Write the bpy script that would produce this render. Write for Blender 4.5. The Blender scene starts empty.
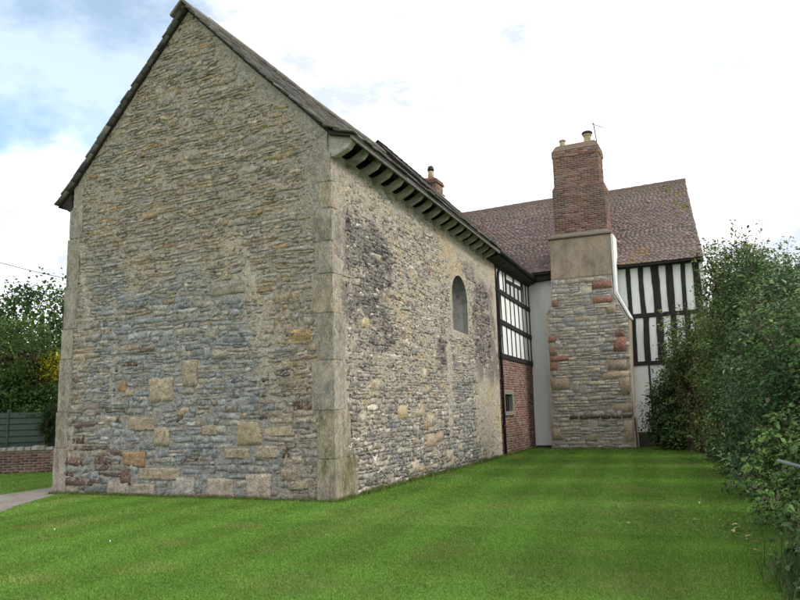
import bpy, bmesh, math, random
import numpy as np
from mathutils import Vector, Matrix

random.seed(7)
RNG = np.random.default_rng(11)
scene = bpy.context.scene
COL = scene.collection

# ------------------------------------------------------------------ helpers
def smooth(a, b, x):
    t = np.clip((np.asarray(x, float) - a) / (b - a), 0, 1)
    return t * t * (3 - 2 * t)

def vnoise(x, y, seed=0):
    """smooth value noise, 0..1"""
    x = np.asarray(x, float); y = np.asarray(y, float)
    xi = np.floor(x).astype(np.int64); yi = np.floor(y).astype(np.int64)
    fx = x - xi; fy = y - yi
    fx = fx * fx * (3 - 2 * fx); fy = fy * fy * (3 - 2 * fy)
    def h(a, b):
        n = (a * 374761393 + b * 668265263 + seed * 974711) & 0x7fffffff
        n = ((n ^ (n >> 13)) * 1274126177) & 0x7fffffff
        return ((n ^ (n >> 16)) & 0xffff) / 65535.0
    return (h(xi, yi) * (1 - fx) + h(xi + 1, yi) * fx) * (1 - fy) + (h(xi, yi + 1) * (1 - fx) + h(xi + 1, yi + 1) * fx) * fy

def fbm(x, y, seed=0, oct=4):
    s = 0; a = .5; t = 0
    for i in range(oct):
        s = s + a * vnoise(x * 2 ** i, y * 2 ** i, seed + i * 17); t += a; a *= .5
    return s / t

def tag(o, label=None, cat=None, group=None, kind=None):
    if label: o['label'] = label
    if cat: o['category'] = cat
    if group: o['group'] = group
    if kind: o['kind'] = kind
    return o

def empty(name, loc=(0, 0, 0), rz=0, **k):
    o = bpy.data.objects.new(name, None); COL.objects.link(o)
    o.location = loc; o.rotation_euler = (0, 0, rz); o.empty_display_size = .3
    return tag(o, **k)

def np_obj(name, V, F, mat, parent=None, cols=None, smooth_shade=False):
    """V (n,3); F array (m,3|4) or list of such arrays; cols (n,3) point colours"""
    if not isinstance(F, (list, tuple)): F = [F]
    F = [np.asarray(f, np.int32) for f in F if len(f)]
    me = bpy.data.meshes.new(name)
    V = np.asarray(V, np.float32)
    me.vertices.add(len(V)); me.vertices.foreach_set('co', V.ravel())
    idx = np.concatenate([f.ravel() for f in F])
    tot = np.concatenate([np.full(len(f), f.shape[1], np.int32) for f in F])
    st = np.concatenate([[0], np.cumsum(tot)[:-1]]).astype(np.int32)
    me.loops.add(len(idx)); me.loops.foreach_set('vertex_index', idx)
    me.polygons.add(len(tot)); me.polygons.foreach_set('loop_start', st); me.polygons.foreach_set('loop_total', tot)
    if smooth_shade: me.polygons.foreach_set('use_smooth', np.ones(len(tot), bool))
    if cols is not None:
        if mat.name == 'rubble_stone': cols = cols * np.array([1.06, 1.015, .985])
        a = me.color_attributes.new('Col', 'FLOAT_COLOR', 'POINT')
        c = np.ones((len(V), 4), np.float32); c[:, :3] = np.clip(cols, 0, 1)
        a.data.foreach_set('color', c.ravel())
    me.update(calc_edges=True); me.validate()
    me.materials.append(mat)
    o = bpy.data.objects.new(name, me); COL.objects.link(o)
    if parent: o.parent = parent
    return o

class MB:
    """collects boxes, prisms and tubes, becomes ONE mesh object"""
    def __init__(s): s.v = []; s.f = []
    def add(s, vs, fs):
        b = len(s.v); s.v += [tuple(p) for p in vs]; s.f += [tuple(i + b for i in f) for f in fs]; return s
    def box(s, x0, x1, y0, y1, z0, z1):
        return s.add([(x0, y0, z0), (x1, y0, z0), (x1, y1, z0), (x0, y1, z0), (x0, y0, z1), (x1, y0, z1), (x1, y1, z1), (x0, y1, z1)],
                     [(0, 3, 2, 1), (4, 5, 6, 7), (0, 1, 5, 4), (1, 2, 6, 5), (2, 3, 7, 6), (3, 0, 4, 7)])
    def hexa(s, p):   # 8 points: bottom ring then top ring
        return s.add(p, [(0, 3, 2, 1), (4, 5, 6, 7), (0, 1, 5, 4), (1, 2, 6, 5), (2, 3, 7, 6), (3, 0, 4, 7)])
    def prism(s, poly, ext):
        n = len(poly); e = Vector(ext)
        vs = [Vector(p) for p in poly] + [Vector(p) + e for p in poly]
        return s.add(vs, [tuple(range(n)), tuple(range(2 * n - 1, n - 1, -1))] + [(i, n + i, n + (i + 1) % n, (i + 1) % n) for i in range(n)])
    def tube(s, pts, rad, n=8, cap=True):
        pts = [Vector(p) for p in pts]; m = len(pts)
        if not hasattr(rad, '__len__'): rad = [rad] * m
        vs = []
        for i, p in enumerate(pts):
            d = (pts[min(i + 1, m - 1)] - pts[max(i - 1, 0)]).normalized()
            a = d.orthogonal().normalized() if abs(d.z) > .9 else d.cross(Vector((0, 0, 1))).normalized()
            b = d.cross(a)
            vs += [p + (a * math.cos(2 * math.pi * k / n) + b * math.sin(2 * math.pi * k / n)) * rad[i] for k in range(n)]
        fs = [(i * n + k, i * n + (k + 1) % n, (i + 1) * n + (k + 1) % n, (i + 1) * n + k) for i in range(m - 1) for k in range(n)]
        if cap: fs += [tuple(range(n - 1, -1, -1)), tuple((m - 1) * n + k for k in range(n))]
        return s.add(vs, fs)
    def lathe(s, c, prof, n=16):
        vs = []; m = len(prof)
        for r, z in prof: vs += [(c[0] + r * math.cos(2 * math.pi * k / n), c[1] + r * math.sin(2 * math.pi * k / n), c[2] + z) for k in range(n)]
        fs = [(i * n + k, i * n + (k + 1) % n, (i + 1) * n + (k + 1) % n, (i + 1) * n + k) for i in range(m - 1) for k in range(n)]
        fs += [tuple(range(n - 1, -1, -1)), tuple((m - 1) * n + k for k in range(n))]
        return s.add(vs, fs)
    def build(s, name, mat, parent=None, bevel=0, shade=False, wob=0):
        me = bpy.data.meshes.new(name); me.from_pydata(s.v, [], s.f); me.update()
        bm = bmesh.new(); bm.from_mesh(me)
        bmesh.ops.recalc_face_normals(bm, faces=bm.faces)
        if bevel: bmesh.ops.bevel(bm, geom=list(bm.edges), offset=bevel, segments=2, affect='EDGES', clamp_overlap=True)
        if wob:
            r = random.Random(len(s.v) * 31 + int(s.v[0][0] * 1000) + int(s.v[0][2] * 777))
            for v in bm.verts: v.co += Vector((r.uniform(-wob, wob), r.uniform(-wob, wob), r.uniform(-wob, wob)))
        bm.to_mesh(me); bm.free()
        if shade:
            for p in me.polygons: p.use_smooth = True
        me.materials.append(mat)
        o = bpy.data.objects.new(name, me); COL.objects.link(o)
        if parent: o.parent = parent
        return o

# ---------------------------------------------------------------- materials
def new_mat(name):
    m = bpy.data.materials.new(name); m.use_nodes = True
    nt = m.node_tree; b = nt.nodes['Principled BSDF']
    return m, nt, b

def nd(nt, t, **k):
    n = nt.nodes.new(t)
    for a, v in k.items():
        if a in n.inputs: n.inputs[a].default_value = v
        else: setattr(n, a, v)
    return n

def rough_mat(name, col=None, rough=.9, amt=.35, scale=9., fine=60., bump=.35, dist=.02, spec=.2, col2=None, c2scale=1.2, c2lo=.5, c2hi=.65, stretch=(1, 1, 1), fleck=None):
    """base colour (or the mesh's own per-stone colour) broken up by two noises, an optional second stain colour and a bump"""
    m, nt, b = new_mat(name); L = nt.links.new
    tc = nd(nt, 'ShaderNodeTexCoord'); mp = nd(nt, 'ShaderNodeMapping'); mp.inputs['Scale'].default_value = stretch
    L(tc.outputs['Object'], mp.inputs['Vector'])
    if col is None:
        src = nd(nt, 'ShaderNodeAttribute', attribute_name='Col').outputs['Color']
    else:
        rgb = nd(nt, 'ShaderNodeRGB'); rgb.outputs[0].default_value = (*col, 1); src = rgb.outputs[0]
    n1 = nd(nt, 'ShaderNodeTexNoise', Scale=scale, Detail=6., Roughness=.65)
    n2 = nd(nt, 'ShaderNodeTexNoise', Scale=fine, Detail=3., Roughness=.6)
    L(mp.outputs[0], n1.inputs['Vector']); L(mp.outputs[0], n2.inputs['Vector'])
    if col2 is not None:
        n3 = nd(nt, 'ShaderNodeTexNoise', Scale=c2scale, Detail=7., Roughness=.7); L(mp.outputs[0], n3.inputs['Vector'])
        r3 = nd(nt, 'ShaderNodeMapRange'); r3.inputs['From Min'].default_value = c2lo; r3.inputs['From Max'].default_value = c2hi
        L(n3.outputs['Fac'], r3.inputs['Value'])
        mx3 = nd(nt, 'ShaderNodeMix', data_type='RGBA'); L(r3.outputs[0], mx3.inputs['Factor']); L(src, mx3.inputs['A']); mx3.inputs['B'].default_value = (*col2, 1)
        src = mx3.outputs['Result']
    ad = nd(nt, 'ShaderNodeMath', operation='ADD'); L(n1.outputs['Fac'], ad.inputs[0]); L(n2.outputs['Fac'], ad.inputs[1])
    mr = nd(nt, 'ShaderNodeMapRange'); mr.inputs['From Min'].default_value = .65; mr.inputs['From Max'].default_value = 1.35
    mr.inputs['To Min'].default_value = 1 - amt; mr.inputs['To Max'].default_value = 1 + amt
    L(ad.outputs[0], mr.inputs['Value'])
    vm = nd(nt, 'ShaderNodeVectorMath', operation='SCALE'); L(src, vm.inputs[0]); L(mr.outputs[0], vm.inputs['Scale'])
    L(vm.outputs[0], b.inputs['Base Color'])
    if fleck is not None:
        fo = vm.outputs[0]
        for sc_, lo_, amt_, cc_ in ((17., .60, .62, fleck), (27., .62, .55, tuple(x * .30 for x in fleck))):
            n4 = nd(nt, 'ShaderNodeTexNoise', Scale=sc_, Detail=4., Roughness=.6); L(mp.outputs[0], n4.inputs['Vector'])
            r4 = nd(nt, 'ShaderNodeMapRange'); r4.inputs['From Min'].default_value = lo_ - .04; r4.inputs['From Max'].default_value = lo_ + .05; r4.inputs['To Max'].default_value = amt_; L(n4.outputs['Fac'], r4.inputs['Value'])
            m4 = nd(nt, 'ShaderNodeMix', data_type='RGBA'); L(r4.outputs[0], m4.inputs['Factor']); L(fo, m4.inputs['A']); m4.inputs['B'].default_value = (*cc_, 1); fo = m4.outputs['Result']
        L(fo, b.inputs['Base Color'])
    b.inputs['Roughness'].default_value = rough; b.inputs['Specular IOR Level'].default_value = spec
    if bump:
        bp = nd(nt, 'ShaderNodeBump', Strength=bump, Distance=dist); L(ad.outputs[0], bp.inputs['Height']); L(bp.outputs[0], b.inputs['Normal'])
    return m

def leaf_mat(name, trans=.3):
    m, nt, b = new_mat(name); L = nt.links.new
    at = nd(nt, 'ShaderNodeAttribute', attribute_name='Col')
    b.inputs['Roughness'].default_value = .65; b.inputs['Specular IOR Level'].default_value = .18
    L(at.outputs['Color'], b.inputs['Base Color'])
    tr = nd(nt, 'ShaderNodeBsdfTranslucent'); L(at.outputs['Color'], tr.inputs['Color'])
    mx = nd(nt, 'ShaderNodeMixShader', Fac=trans); L(b.outputs[0], mx.inputs[1]); L(tr.outputs[0], mx.inputs[2])
    L(mx.outputs[0], nt.nodes['Material Output'].inputs['Surface'])
    return m

def plain(name, col, rough=.5, metal=0.):
    m, nt, b = new_mat(name)
    b.inputs['Base Color'].default_value = (*col, 1); b.inputs['Roughness'].default_value = rough; b.inputs['Metallic'].default_value = metal
    return m

M_stone = rough_mat('rubble_stone', None, .92, .62, 13, 38, 1.0, .025, fleck=(.47, .44, .37))
M_mortar = rough_mat('lime_mortar', None, .95, .30, 10, 70, .6, .02)
M_quoin = rough_mat('quoin_stone', (.40, .345, .255), .9, .34, 5, 60, .35, .012, col2=(.27, .26, .23), c2scale=2.2, c2lo=.48, c2hi=.66)
M_quoin_pale = rough_mat('pale_quoin_stone', (.37, .34, .28), .9, .34, 5, 60, .35, .012, col2=(.24, .22, .12), c2scale=2.6, c2lo=.5, c2hi=.7)
M_slate = rough_mat('stone_slate', None, .85, .35, 6, 40, .4, .01)
M_tile = rough_mat('clay_tile', None, .85, .25, 14, 60, .3, .006)
M_brick = rough_mat('brick', None, .9, .32, 14, 80, .4, .006)
M_white = rough_mat('white_plaster', (.78, .79, .78), .85, .10, 3, 30, .5, .012, col2=(.50, .51, .49), c2scale=2.2, c2lo=.50, c2hi=.82, stretch=(1, 1, .35))
M_black = rough_mat('black_timber', (.026, .023, .022), .7, .5, 8, 50, .6, .012, stretch=(1, 1, .25), col2=(.07, .065, .06), c2scale=3., c2lo=.56, c2hi=.75)
M_render = rough_mat('weathered_render', (.34, .275, .205), .92, .32, 5, 40, .5, .014, col2=(.215, .185, .15), c2scale=2.2, c2lo=.46, c2hi=.66, stretch=(1, 1, .4))
M_oldwood = rough_mat('weathered_oak', (.36, .34, .315), .85, .45, 8, 60, .5, .01, col2=(.20, .19, .18), c2scale=3, stretch=(.4, 1, 1))
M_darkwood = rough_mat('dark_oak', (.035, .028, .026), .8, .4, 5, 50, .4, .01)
M_nicheplaster = rough_mat('grey_plaster', (.20, .195, .19), .92, .35, 5, 50, .5, .014, col2=(.10, .085, .08), c2scale=2.4, c2lo=.45, c2hi=.62)  # grey plaster, toned darker to carry the depth shade of the recess
M_pot = rough_mat('buff_clay', (.46, .36, .24), .8, .3, 6, 40, .2, .005, col2=(.25, .20, .15), c2scale=4)
M_darkmetal = plain('dark_metal', (.03, .03, .035), .5, .6)
M_greymetal = rough_mat('grey_metal', (.20, .21, .22), .5, .2, 20, 80, .1, .003)
M_greenwood = rough_mat('green_fence_paint', (.062, .085, .07), .75, .3, 6, 60, .3, .005)
M_bark = rough_mat('bark', (.09, .07, .05), .95, .4, 8, 50, .6, .02, stretch=(1, 1, .3))
M_twig = rough_mat('twig_bark', (.13, .095, .07), .9, .4, 10, 50, .3, .01)
M_leaf = leaf_mat('leaf')
M_grass = leaf_mat('grass_blade', .25)
M_glass_dark = plain('dark_glass', (.02, .022, .025), .08)
M_pane = plain('pale_pane', (.62, .66, .68), .12)  # pale base colour stands in for white sky reflected in the glass
M_frame = rough_mat('window_stone', (.22, .20, .17), .9, .25, 9, 60, .3, .005)
M_soil = rough_mat('soil_edge', (.06, .05, .032), .95, .4, 12, 70, .8, .03)
M_deadleaf = rough_mat('dead_leaf', (.40, .31, .20), .8, .3, 20, 90, .2, .003)

# ------------------------------------------------- stone / brick faced walls
def frame_map(O, U, N):
    O = np.array(O, float); U = np.array(U, float); N = np.array(N, float); Z = np.array([0, 0, 1.])
    return lambda u, v, h: O + u[..., None] * U + v[..., None] * Z + h[..., None] * N

def stone_arrays(Q, prot, cols, ss=(0, .09, .5, .91, 1), ts=(0, .16, .5, .84, 1), rough=.005, tilt=None, back=-.03, rng=RNG, cornercut=.10, cvar=.10):
    """N quads (N,4,2) in wall coordinates -> pillow-shaped stones: u, v, h, faces, colours"""
    Q = np.asarray(Q, float); N = len(Q); k = len(ss); m = len(ts)
    S, T = np.meshgrid(np.array(ss), np.array(ts)); S = S.ravel(); T = T.ravel()
    bx = (S == 0) | (S == 1); bt = (T == 0) | (T == 1); border = bx | bt; corner = bx & bt
    S = np.where(corner, .5 + (S - .5) * (1 - cornercut), S); T = np.where(corner, .5 + (T - .5) * (1 - 2 * cornercut), T)
    w = np.stack([(1 - S) * (1 - T), S * (1 - T), S * T, (1 - S) * T], 1)
    P = np.einsum('gc,nck->ngk', w, Q)
    j = rng.normal(0, rough, P.shape); j[:, border] *= 1.5
    P = P + j
    cen = 1 - np.maximum(np.abs(S - .5), np.abs(T - .5)) * 2
    H = np.where(border[None], back, prot[:, None] * (.75 + .25 * np.clip(cen * 2, 0, 1))[None]) + rng.normal(0, rough, (N, len(S))) * (~border)[None]
    if tilt is not None: H = H + (~border)[None] * tilt[:, None] * (.5 - T)[None]
    g = np.arange(k * m).reshape(m, k)
    f = np.stack([g[:-1, :-1], g[:-1, 1:], g[1:, 1:], g[1:, :-1]], -1).reshape(-1, 4)
    F = (f[None] + (np.arange(N) * k * m)[:, None, None]).reshape(-1, 4)
    C = np.repeat(cols[:, None], k * m, 1) * (1 + rng.normal(0, cvar, (N, k * m, 1)))
    return P[..., 0].ravel(), P[..., 1].ravel(), H.ravel(), F, C.reshape(-1, 3)

def courses(u0, u1, v0, v1, hfun, wfun, rng, split=.2, gap=.010, jit=.010, wave=.03, wseed=3, grow=1.):
    Q = []; v = v0
    while v < v1:
        h = hfun(v) ; u = u0 - rng.uniform(0, .3)
        while u < u1:
            w = wfun(v, h)
            if rng.random() < split and h > .085:
                c = rng.uniform(.4, .6) * h
                Q.append((u, v, u + w, v + c)); Q.append((u, v + c, u + w, v + h))
            else: Q.append((u, v, u + w, v + h))
            u += w
        v += h
    A = np.array(Q); a0, b0, a1, b1 = A.T
    g = rng.uniform(.5, 1.4, len(A)) * gap
    q = np.stack([np.stack([a0 + g, b0 + g * .7], 1), np.stack([a1 - g, b0 + g * .7], 1), np.stack([a1 - g, b1 - g * .7], 1), np.stack([a0 + g, b1 - g * .7], 1)], 1)
    q[..., 1] += wave * (fbm(q[..., 0] * .8, q[..., 1] * .6, wseed) - .5) * 2 + wave * .9 * (fbm(q[..., 0] * 3.1, q[..., 1] * 2.5, wseed + 1, 2) - .5)
    ce = q.mean(1, keepdims=True); N_ = len(q); sc = np.stack([rng.uniform(.94, 1.16, N_), rng.uniform(.85, 1.35, N_)], 1)[:, None] * grow
    sc[rng.random(N_) < .06] *= np.array([1., 1.9]); th = rng.normal(0, .022, N_)[:, None]; dx, dy = ((q - ce) * sc)[..., 0], ((q - ce) * sc)[..., 1]
    q = ce + np.stack([dx - dy * th, dy + dx * th], -1)
    return q + rng.normal(0, jit, q.shape) * np.minimum(1, (b1 - b0) / .1)[:, None, None]

def mortar_grid(u0, u1, v0, v1, step):
    nu = int((u1 - u0) / step) + 1; nv = int((v1 - v0) / step) + 1
    U, V = np.meshgrid(np.linspace(u0, u1, nu), np.linspace(v0, v1, nv))
    g = np.arange(nu * nv).reshape(nv, nu)
    F = np.stack([g[:-1, :-1], g[:-1, 1:], g[1:, 1:], g[1:, :-1]], -1).reshape(-1, 4)
    return U.ravel(), V.ravel(), F

def combine(parts):
    Vs, Fs, Cs, b = [], [], [], 0
    for V, F, C in parts:
        Vs.append(V); Fs.append(np.asarray(F) + b); Cs.append(C); b += len(V)
    return np.concatenate(Vs), Fs, np.concatenate(Cs)

def mixc(a, b, t): return a * (1 - np.asarray(t)[..., None]) + np.asarray(b) * np.asarray(t)[..., None]

def brick_wall(name, O, U, N, poly_u, z0, z1, parent, rng, dark=0.0, mat=None, holes=()):
    """running-bond bricks on a mortar face; poly_u(v) -> (u0,u1)"""
    Q = []; r = 0; z = z0; hh = .075
    while z < z1 - .02:
        a, b = poly_u(z); off = (0, .115)[r % 2] ; u = a - off
        while u < b:
            w = .23
            x0, x1 = max(u, a), min(u + w, b)
            if x1 - x0 > .03 and not any(x1 > h[0] and x0 < h[1] and z + hh > h[2] and z < h[3] for h in holes):
                Q.append([(x0 + .005, z + .005), (x1 - .005, z + .005), (x1 - .005, min(z + hh, z1) - .005), (x0 + .005, min(z + hh, z1) - .005)])
            u += w
        z += hh; r += 1
    Q = np.array(Q); n = len(Q)
    pal = np.array([(.20, .095, .075), (.235, .115, .085), (.165, .08, .068), (.13, .075, .07), (.28, .165, .125), (.215, .145, .125)])
    cols = pal[rng.integers(0, len(pal), n)] * rng.uniform(.75, 1.2, (n, 1))
    cen = Q.mean(1); st = smooth(.5, .7, fbm(cen[:, 0] * 1.3 + 7, cen[:, 1] * .7, 41))
    cols = mixc(cols, (.075, .06, .055), st * (.35 + dark))
    lo = Q.copy(); Q = Q + rng.normal(0, .003, Q.shape)
    u, v, h, F, C = stone_arrays(Q, rng.uniform(.002, .016, n), cols, (0, .05, .95, 1), (0, .12, .88, 1), .0015, None, -.01, rng, .04, .05)
    fm = frame_map(O, U, N)
    pts = [(fm(u, v, h), F, C)]
    U2, V2, F2 = mortar_grid(min(poly_u(z0)[0], poly_u(z1)[0]), max(poly_u(z0)[1], poly_u(z1)[1]), z0, z1, .12)
    a, b = np.array([poly_u(q)[0] for q in V2]), np.array([poly_u(q)[1] for q in V2]); U2 = np.clip(U2, a, b)
    if holes:
        ctr_u, ctr_v = U2[F2].mean(1), V2[F2].mean(1)
        keep = np.ones(len(F2), bool)
        for hb in holes: keep &= ~((ctr_u > hb[0]) & (ctr_u < hb[1]) & (ctr_v > hb[2]) & (ctr_v < hb[3]))
        F2 = F2[keep]
    pts.append((fm(U2, V2, np.zeros_like(U2)), F2, np.tile((.27, .23, .19), (len(U2), 1)) * rng.uniform(.8, 1.1, (len(U2), 1))))
    V, Fs, C = combine(pts)
    return np_obj(name, V, Fs, mat or M_brick, parent, C)

# ================================================================ STONE CHAPEL
chapel = empty('chapel', (0, 0, 0), label='tall rubble stone chapel with steep gable and long side wall', cat='chapel')
W, LEN = 6.70, 10.50
def uleft(z): return -6.74 + .041 * np.asarray(z)
def gl_top(u):  # underside of the verge along the gable
    u = np.asarray(u, float)
    return np.minimum(6.42 + (u + 6.5) * 1.11, 6.62 + (-u) * 1.01)
def eave0(y): return 6.30 - .032 * np.asarray(y)      # underside of rafter feet at the wall

# --- gable
rg = np.random.default_rng(5)
big = [(-4.75, -4.0, 1.25, 1.53, 'o'), (-4.05, -3.62, .95, 1.31, 'o'), (-2.07, -1.44, .95, 1.40, 't'), (-4.81, -4.2, .55, .86, 'r'),
       (-4.41, -3.34, .31, .53, 'o'), (-4.18, -3.59, 1.80, 2.31, 'o'), (-3.58, -3.0, .0, .37, 'g'), (-2.74, -2.12, .01, .37, 'p'),
       (-1.86, -1.29, .0, .46, 'p'), (-5.21, -4.62, .0, .25, 'p'), (-4.58, -3.95, .0, .24, 'p'), (-1.64, -1.16, .73, .95, 'o'), (-1.12, -.75, .32, .52, 'r2'), (-3.36, -2.98, 2.09, 2.61, 'o'),
       (-2.72, -1.89, 3.80, 4.04, 'g2'), (-2.44, -2.20, 4.10, 4.30, 'o'), (-4.87, -4.6, .22, .52, 'd'), (-.93, -.5, .18, .34, 'o'),
       (-5.0, -4.75, 2.05, 2.25, 'r'), (-2.9, -2.5, 1.15, 1.35, 'o'), (-2.35, -1.75, .72, .90, 'o'), (-4.9, -4.55, 1.95, 2.1, 'o'), (-1.5, -.8, 1.12, 1.3, 'o')]
bigc = {'o': (.36, .31, .23), 't': (.36, .305, .21), 'r': (.32, .22, .125), 'g': (.40, .385, .35), 'p': (.40, .355, .29), 'r2': (.35, .285, .21), 'g2': (.27, .25, .21), 'd': (.15, .10, .08)}

def gable_h(v): return rg.uniform(.10, .19) if v < 1.5 else (rg.uniform(.07, .135) if v < 4.2 else rg.uniform(.045, .085))
def gable_w(v, h): return min(.75, max(.10, rg.lognormal(math.log(.27 if v < 4.2 else .23), .48)))
Q = courses(-6.45, -.2, .0, 9.95, gable_h, gable_w, rg, split=.24, gap=.004, jit=.014, wave=.05)
# upper courses run a little uphill and are rougher
t = smooth(3.6, 5.5, Q[..., 1]); Q[..., 1] += t * .035 * (Q[..., 0] + 3.3)
c = Q.mean(1)
lo = np.maximum(uleft(c[:, 1]) + .26, -9); ok = (c[:, 0] > lo) & (c[:, 0] < -.28) & (c[:, 1] > .02) & (c[:, 1] < gl_top(c[:, 0]) - .03)
for x0, x1, z0, z1, k in big: ok &= ~((c[:, 0] > x0 - .03) & (c[:, 0] < x1 + .03) & (c[:, 1] > z0 - .02) & (c[:, 1] < z1 + .02))
ok &= rg.random(len(c)) > np.where(c[:, 1] > 4.2, .06, .02)
Q = Q[ok]; Q[..., 0] = np.clip(Q[..., 0], uleft(Q[..., 1]) + .30 + .05 * rg.random((len(Q), 1)), -.31 - .07 * rg.random((len(Q), 1))); Q[..., 1] = np.clip(np.minimum(Q[..., 1], gl_top(Q[..., 0]) - .005), .0, None); c = Q.mean(1)
def gable_zones(u, v):
    n = fbm(u * .9 + 3, v * .9, 9); n2 = fbm(u * 2.1, v * 2.1 + 9, 21)
    rb = -1.05 - .30 * np.clip(v - 1.2, 0, 4) + (n - .5) * .7           # right edge of the blue-grey lias
    blue = (1 - smooth(-.15, .2, u - rb)) * (1 - smooth(3.9, 4.7, v + (n - .5) * 1.6 + .1 * (u + 3))) * smooth(-6.2, -5.6, u + (n2 - .5))
    seam = np.exp(-((u - rb - .15) / .30) ** 2) * smooth(1.6, 2.6, v) * (1 - smooth(4.7, 5.8, v))
    seam = np.maximum(seam, np.exp(-((u + 6.0 - .12 * np.sin(v * 2.2)) / .10) ** 2) * smooth(2.2, 2.9, v) * (1 - smooth(5, 5.4, v)) * .9)
    seam = np.maximum(seam, np.exp(-((u + 5.15 - .04 * np.sin(v * 5)) / .07) ** 2) * smooth(1.3, 1.8, v) * (1 - smooth(3.8, 4.2, v)) * .7)
    red = (1 - smooth(-5.0, -4.3, u)) * (1 - smooth(1.4, 2.2, v))
    skim = smooth(-.95, -.45, u + (n - .5) * .9) * smooth(4.3, 5.3, v) * .8
    skim = np.maximum(skim, smooth(.55, .15, gl_top(u) - v + (n2 - .5) * .9) * smooth(-3.2, -2.2, u))
    return np.clip(blue, 0, 1), np.clip(seam, 0, 1), red, np.clip(skim, 0, 1), n, n2
def gable_cols(u, v, r, rng):
    blue, seam, red, skim, n, n2 = gable_zones(u, v)
    N = len(u)
    brown = np.array([(.335, .29, .235), (.30, .27, .235), (.355, .295, .215), (.28, .26, .24), (.345, .315, .27), (.32, .275, .215), (.285, .275, .262)])[rng.integers(0, 7, N)]
    ochre = np.array((.32, .22, .105)); oc = (rng.random(N) < .05 + .42 * smooth(.54, .70, n2)) * (v > 2.2) * (1 - skim)
    cc = mixc(brown, ochre, oc * rng.uniform(.3, .85, N))
    bl = np.array([(.255, .28, .30), (.29, .31, .32), (.225, .25, .275), (.32, .33, .325), (.33, .32, .285), (.31, .29, .25), (.26, .27, .275)])[rng.integers(0, 7, N)]
    cc = mixc(cc, bl, blue * (rng.random(N) < .93))
    isred = (rng.random(N) < .20) * red + (rng.random(N) < .022) * (v < 3.2)
    cc = mixc(cc, (.125, .078, .065), np.clip(isred, 0, 1) * .9)
    cc = mixc(cc, (.28, .268, .252), skim * .6)
    cc = mixc(cc, (.10, .105, .07), .65 * smooth(.34, .02, v + (n2 - .5) * .5))
    return cc * rng.uniform(.82, 1.18, (N, 1))
u_, v_ = c[:, 0], c[:, 1]
cols = gable_cols(u_, v_, None, rg)
blue, seam, red, skim, n, n2 = gable_zones(u_, v_)
up = smooth(3.8, 5.2, v_)
prot = rg.uniform(.010, .028, len(Q)) + up * rg.uniform(-.008, .012, len(Q))
prot = prot * (1 - .6 * skim) * (1 - .3 * seam) * np.where(v_ < 4, .70, .62)
tilt = up * rg.uniform(-.01, .022, len(Q)) * (1 - skim)
fg = frame_map((0, 0, 0), (1, 0, 0), (0, -1, 0))
u, v, h, F, C = stone_arrays(Q, prot, cols, (0, .035, .3, .62, .965, 1), (0, .10, .5, .90, 1), rough=.009, tilt=tilt, rng=rg, cornercut=.10, cvar=.22)
parts = [(fg(u, v, h), F, C)]
# large dressed blocks let into the rubble
BQ = np.array([[(x0 + rg.uniform(0, .03), z0), (x1 - rg.uniform(0, .03), z0 + rg.uniform(-.01, .01)), (x1 - (.12 if k == 't' else rg.uniform(0, .03)), z1 + rg.uniform(-.01, .01)), (x0 + rg.uniform(0, .04), z1)] for x0, x1, z0, z1, k in big])
BC = np.array([bigc[k] for *_, k in big]) * rg.uniform(.9, 1.08, (len(big), 1))
BQ = BQ + rg.normal(0, .014, BQ.shape)
u, v, h, F, C = stone_arrays(BQ, np.full(len(BQ), .027), BC, (0, .02, .12, .3, .5, .7, .88, .98, 1), (0, .03, .2, .4, .6, .8, .97, 1), .005, None, -.03, rg, .06, .12)
parts.append((fg(u, v, h), F, C))
# mortar bed, standing proud in places
U2, V2, F2 = mortar_grid(-6.62, -.05, -.05, 9.95, .032)
top = gl_top(U2); cu, cv = U2[F2].mean(1), V2[F2].mean(1)
F2 = F2[(cv < gl_top(cu) + .03) & (cu > uleft(cv) + .05)]
V2 = np.minimum(V2, gl_top(U2) + .03)
blue, seam, red, skim, n, n2 = gable_zones(U2, V2)
H2 = .001 + .022 * (fbm(U2 * 9, V2 * 16, 77, 3) - .45) + .022 * seam * smooth(.35, .6, n2) + .016 * skim + .012 * smooth(.55, .75, n2) * smooth(2.5, 4.5, V2) + RNG.normal(0, .0015, len(U2))
mc = mixc(mixc(np.tile((.325, .293, .25), (len(U2), 1)), (.285, .285, .278), blue * .9), (.46, .415, .34), np.clip(seam * .7 + .35 * smooth(.5, .7, n) * smooth(2.2, 3.6, V2) * (1 - smooth(6, 7.5, V2)), 0, 1))
mc = mixc(mc, (.28, .268, .252), skim * .85)
parts.append((fg(U2, V2, H2), F2, mc))
V, Fs, C = combine(parts)
np_obj('gable_wall', V, Fs, M_stone, chapel, C)

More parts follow.
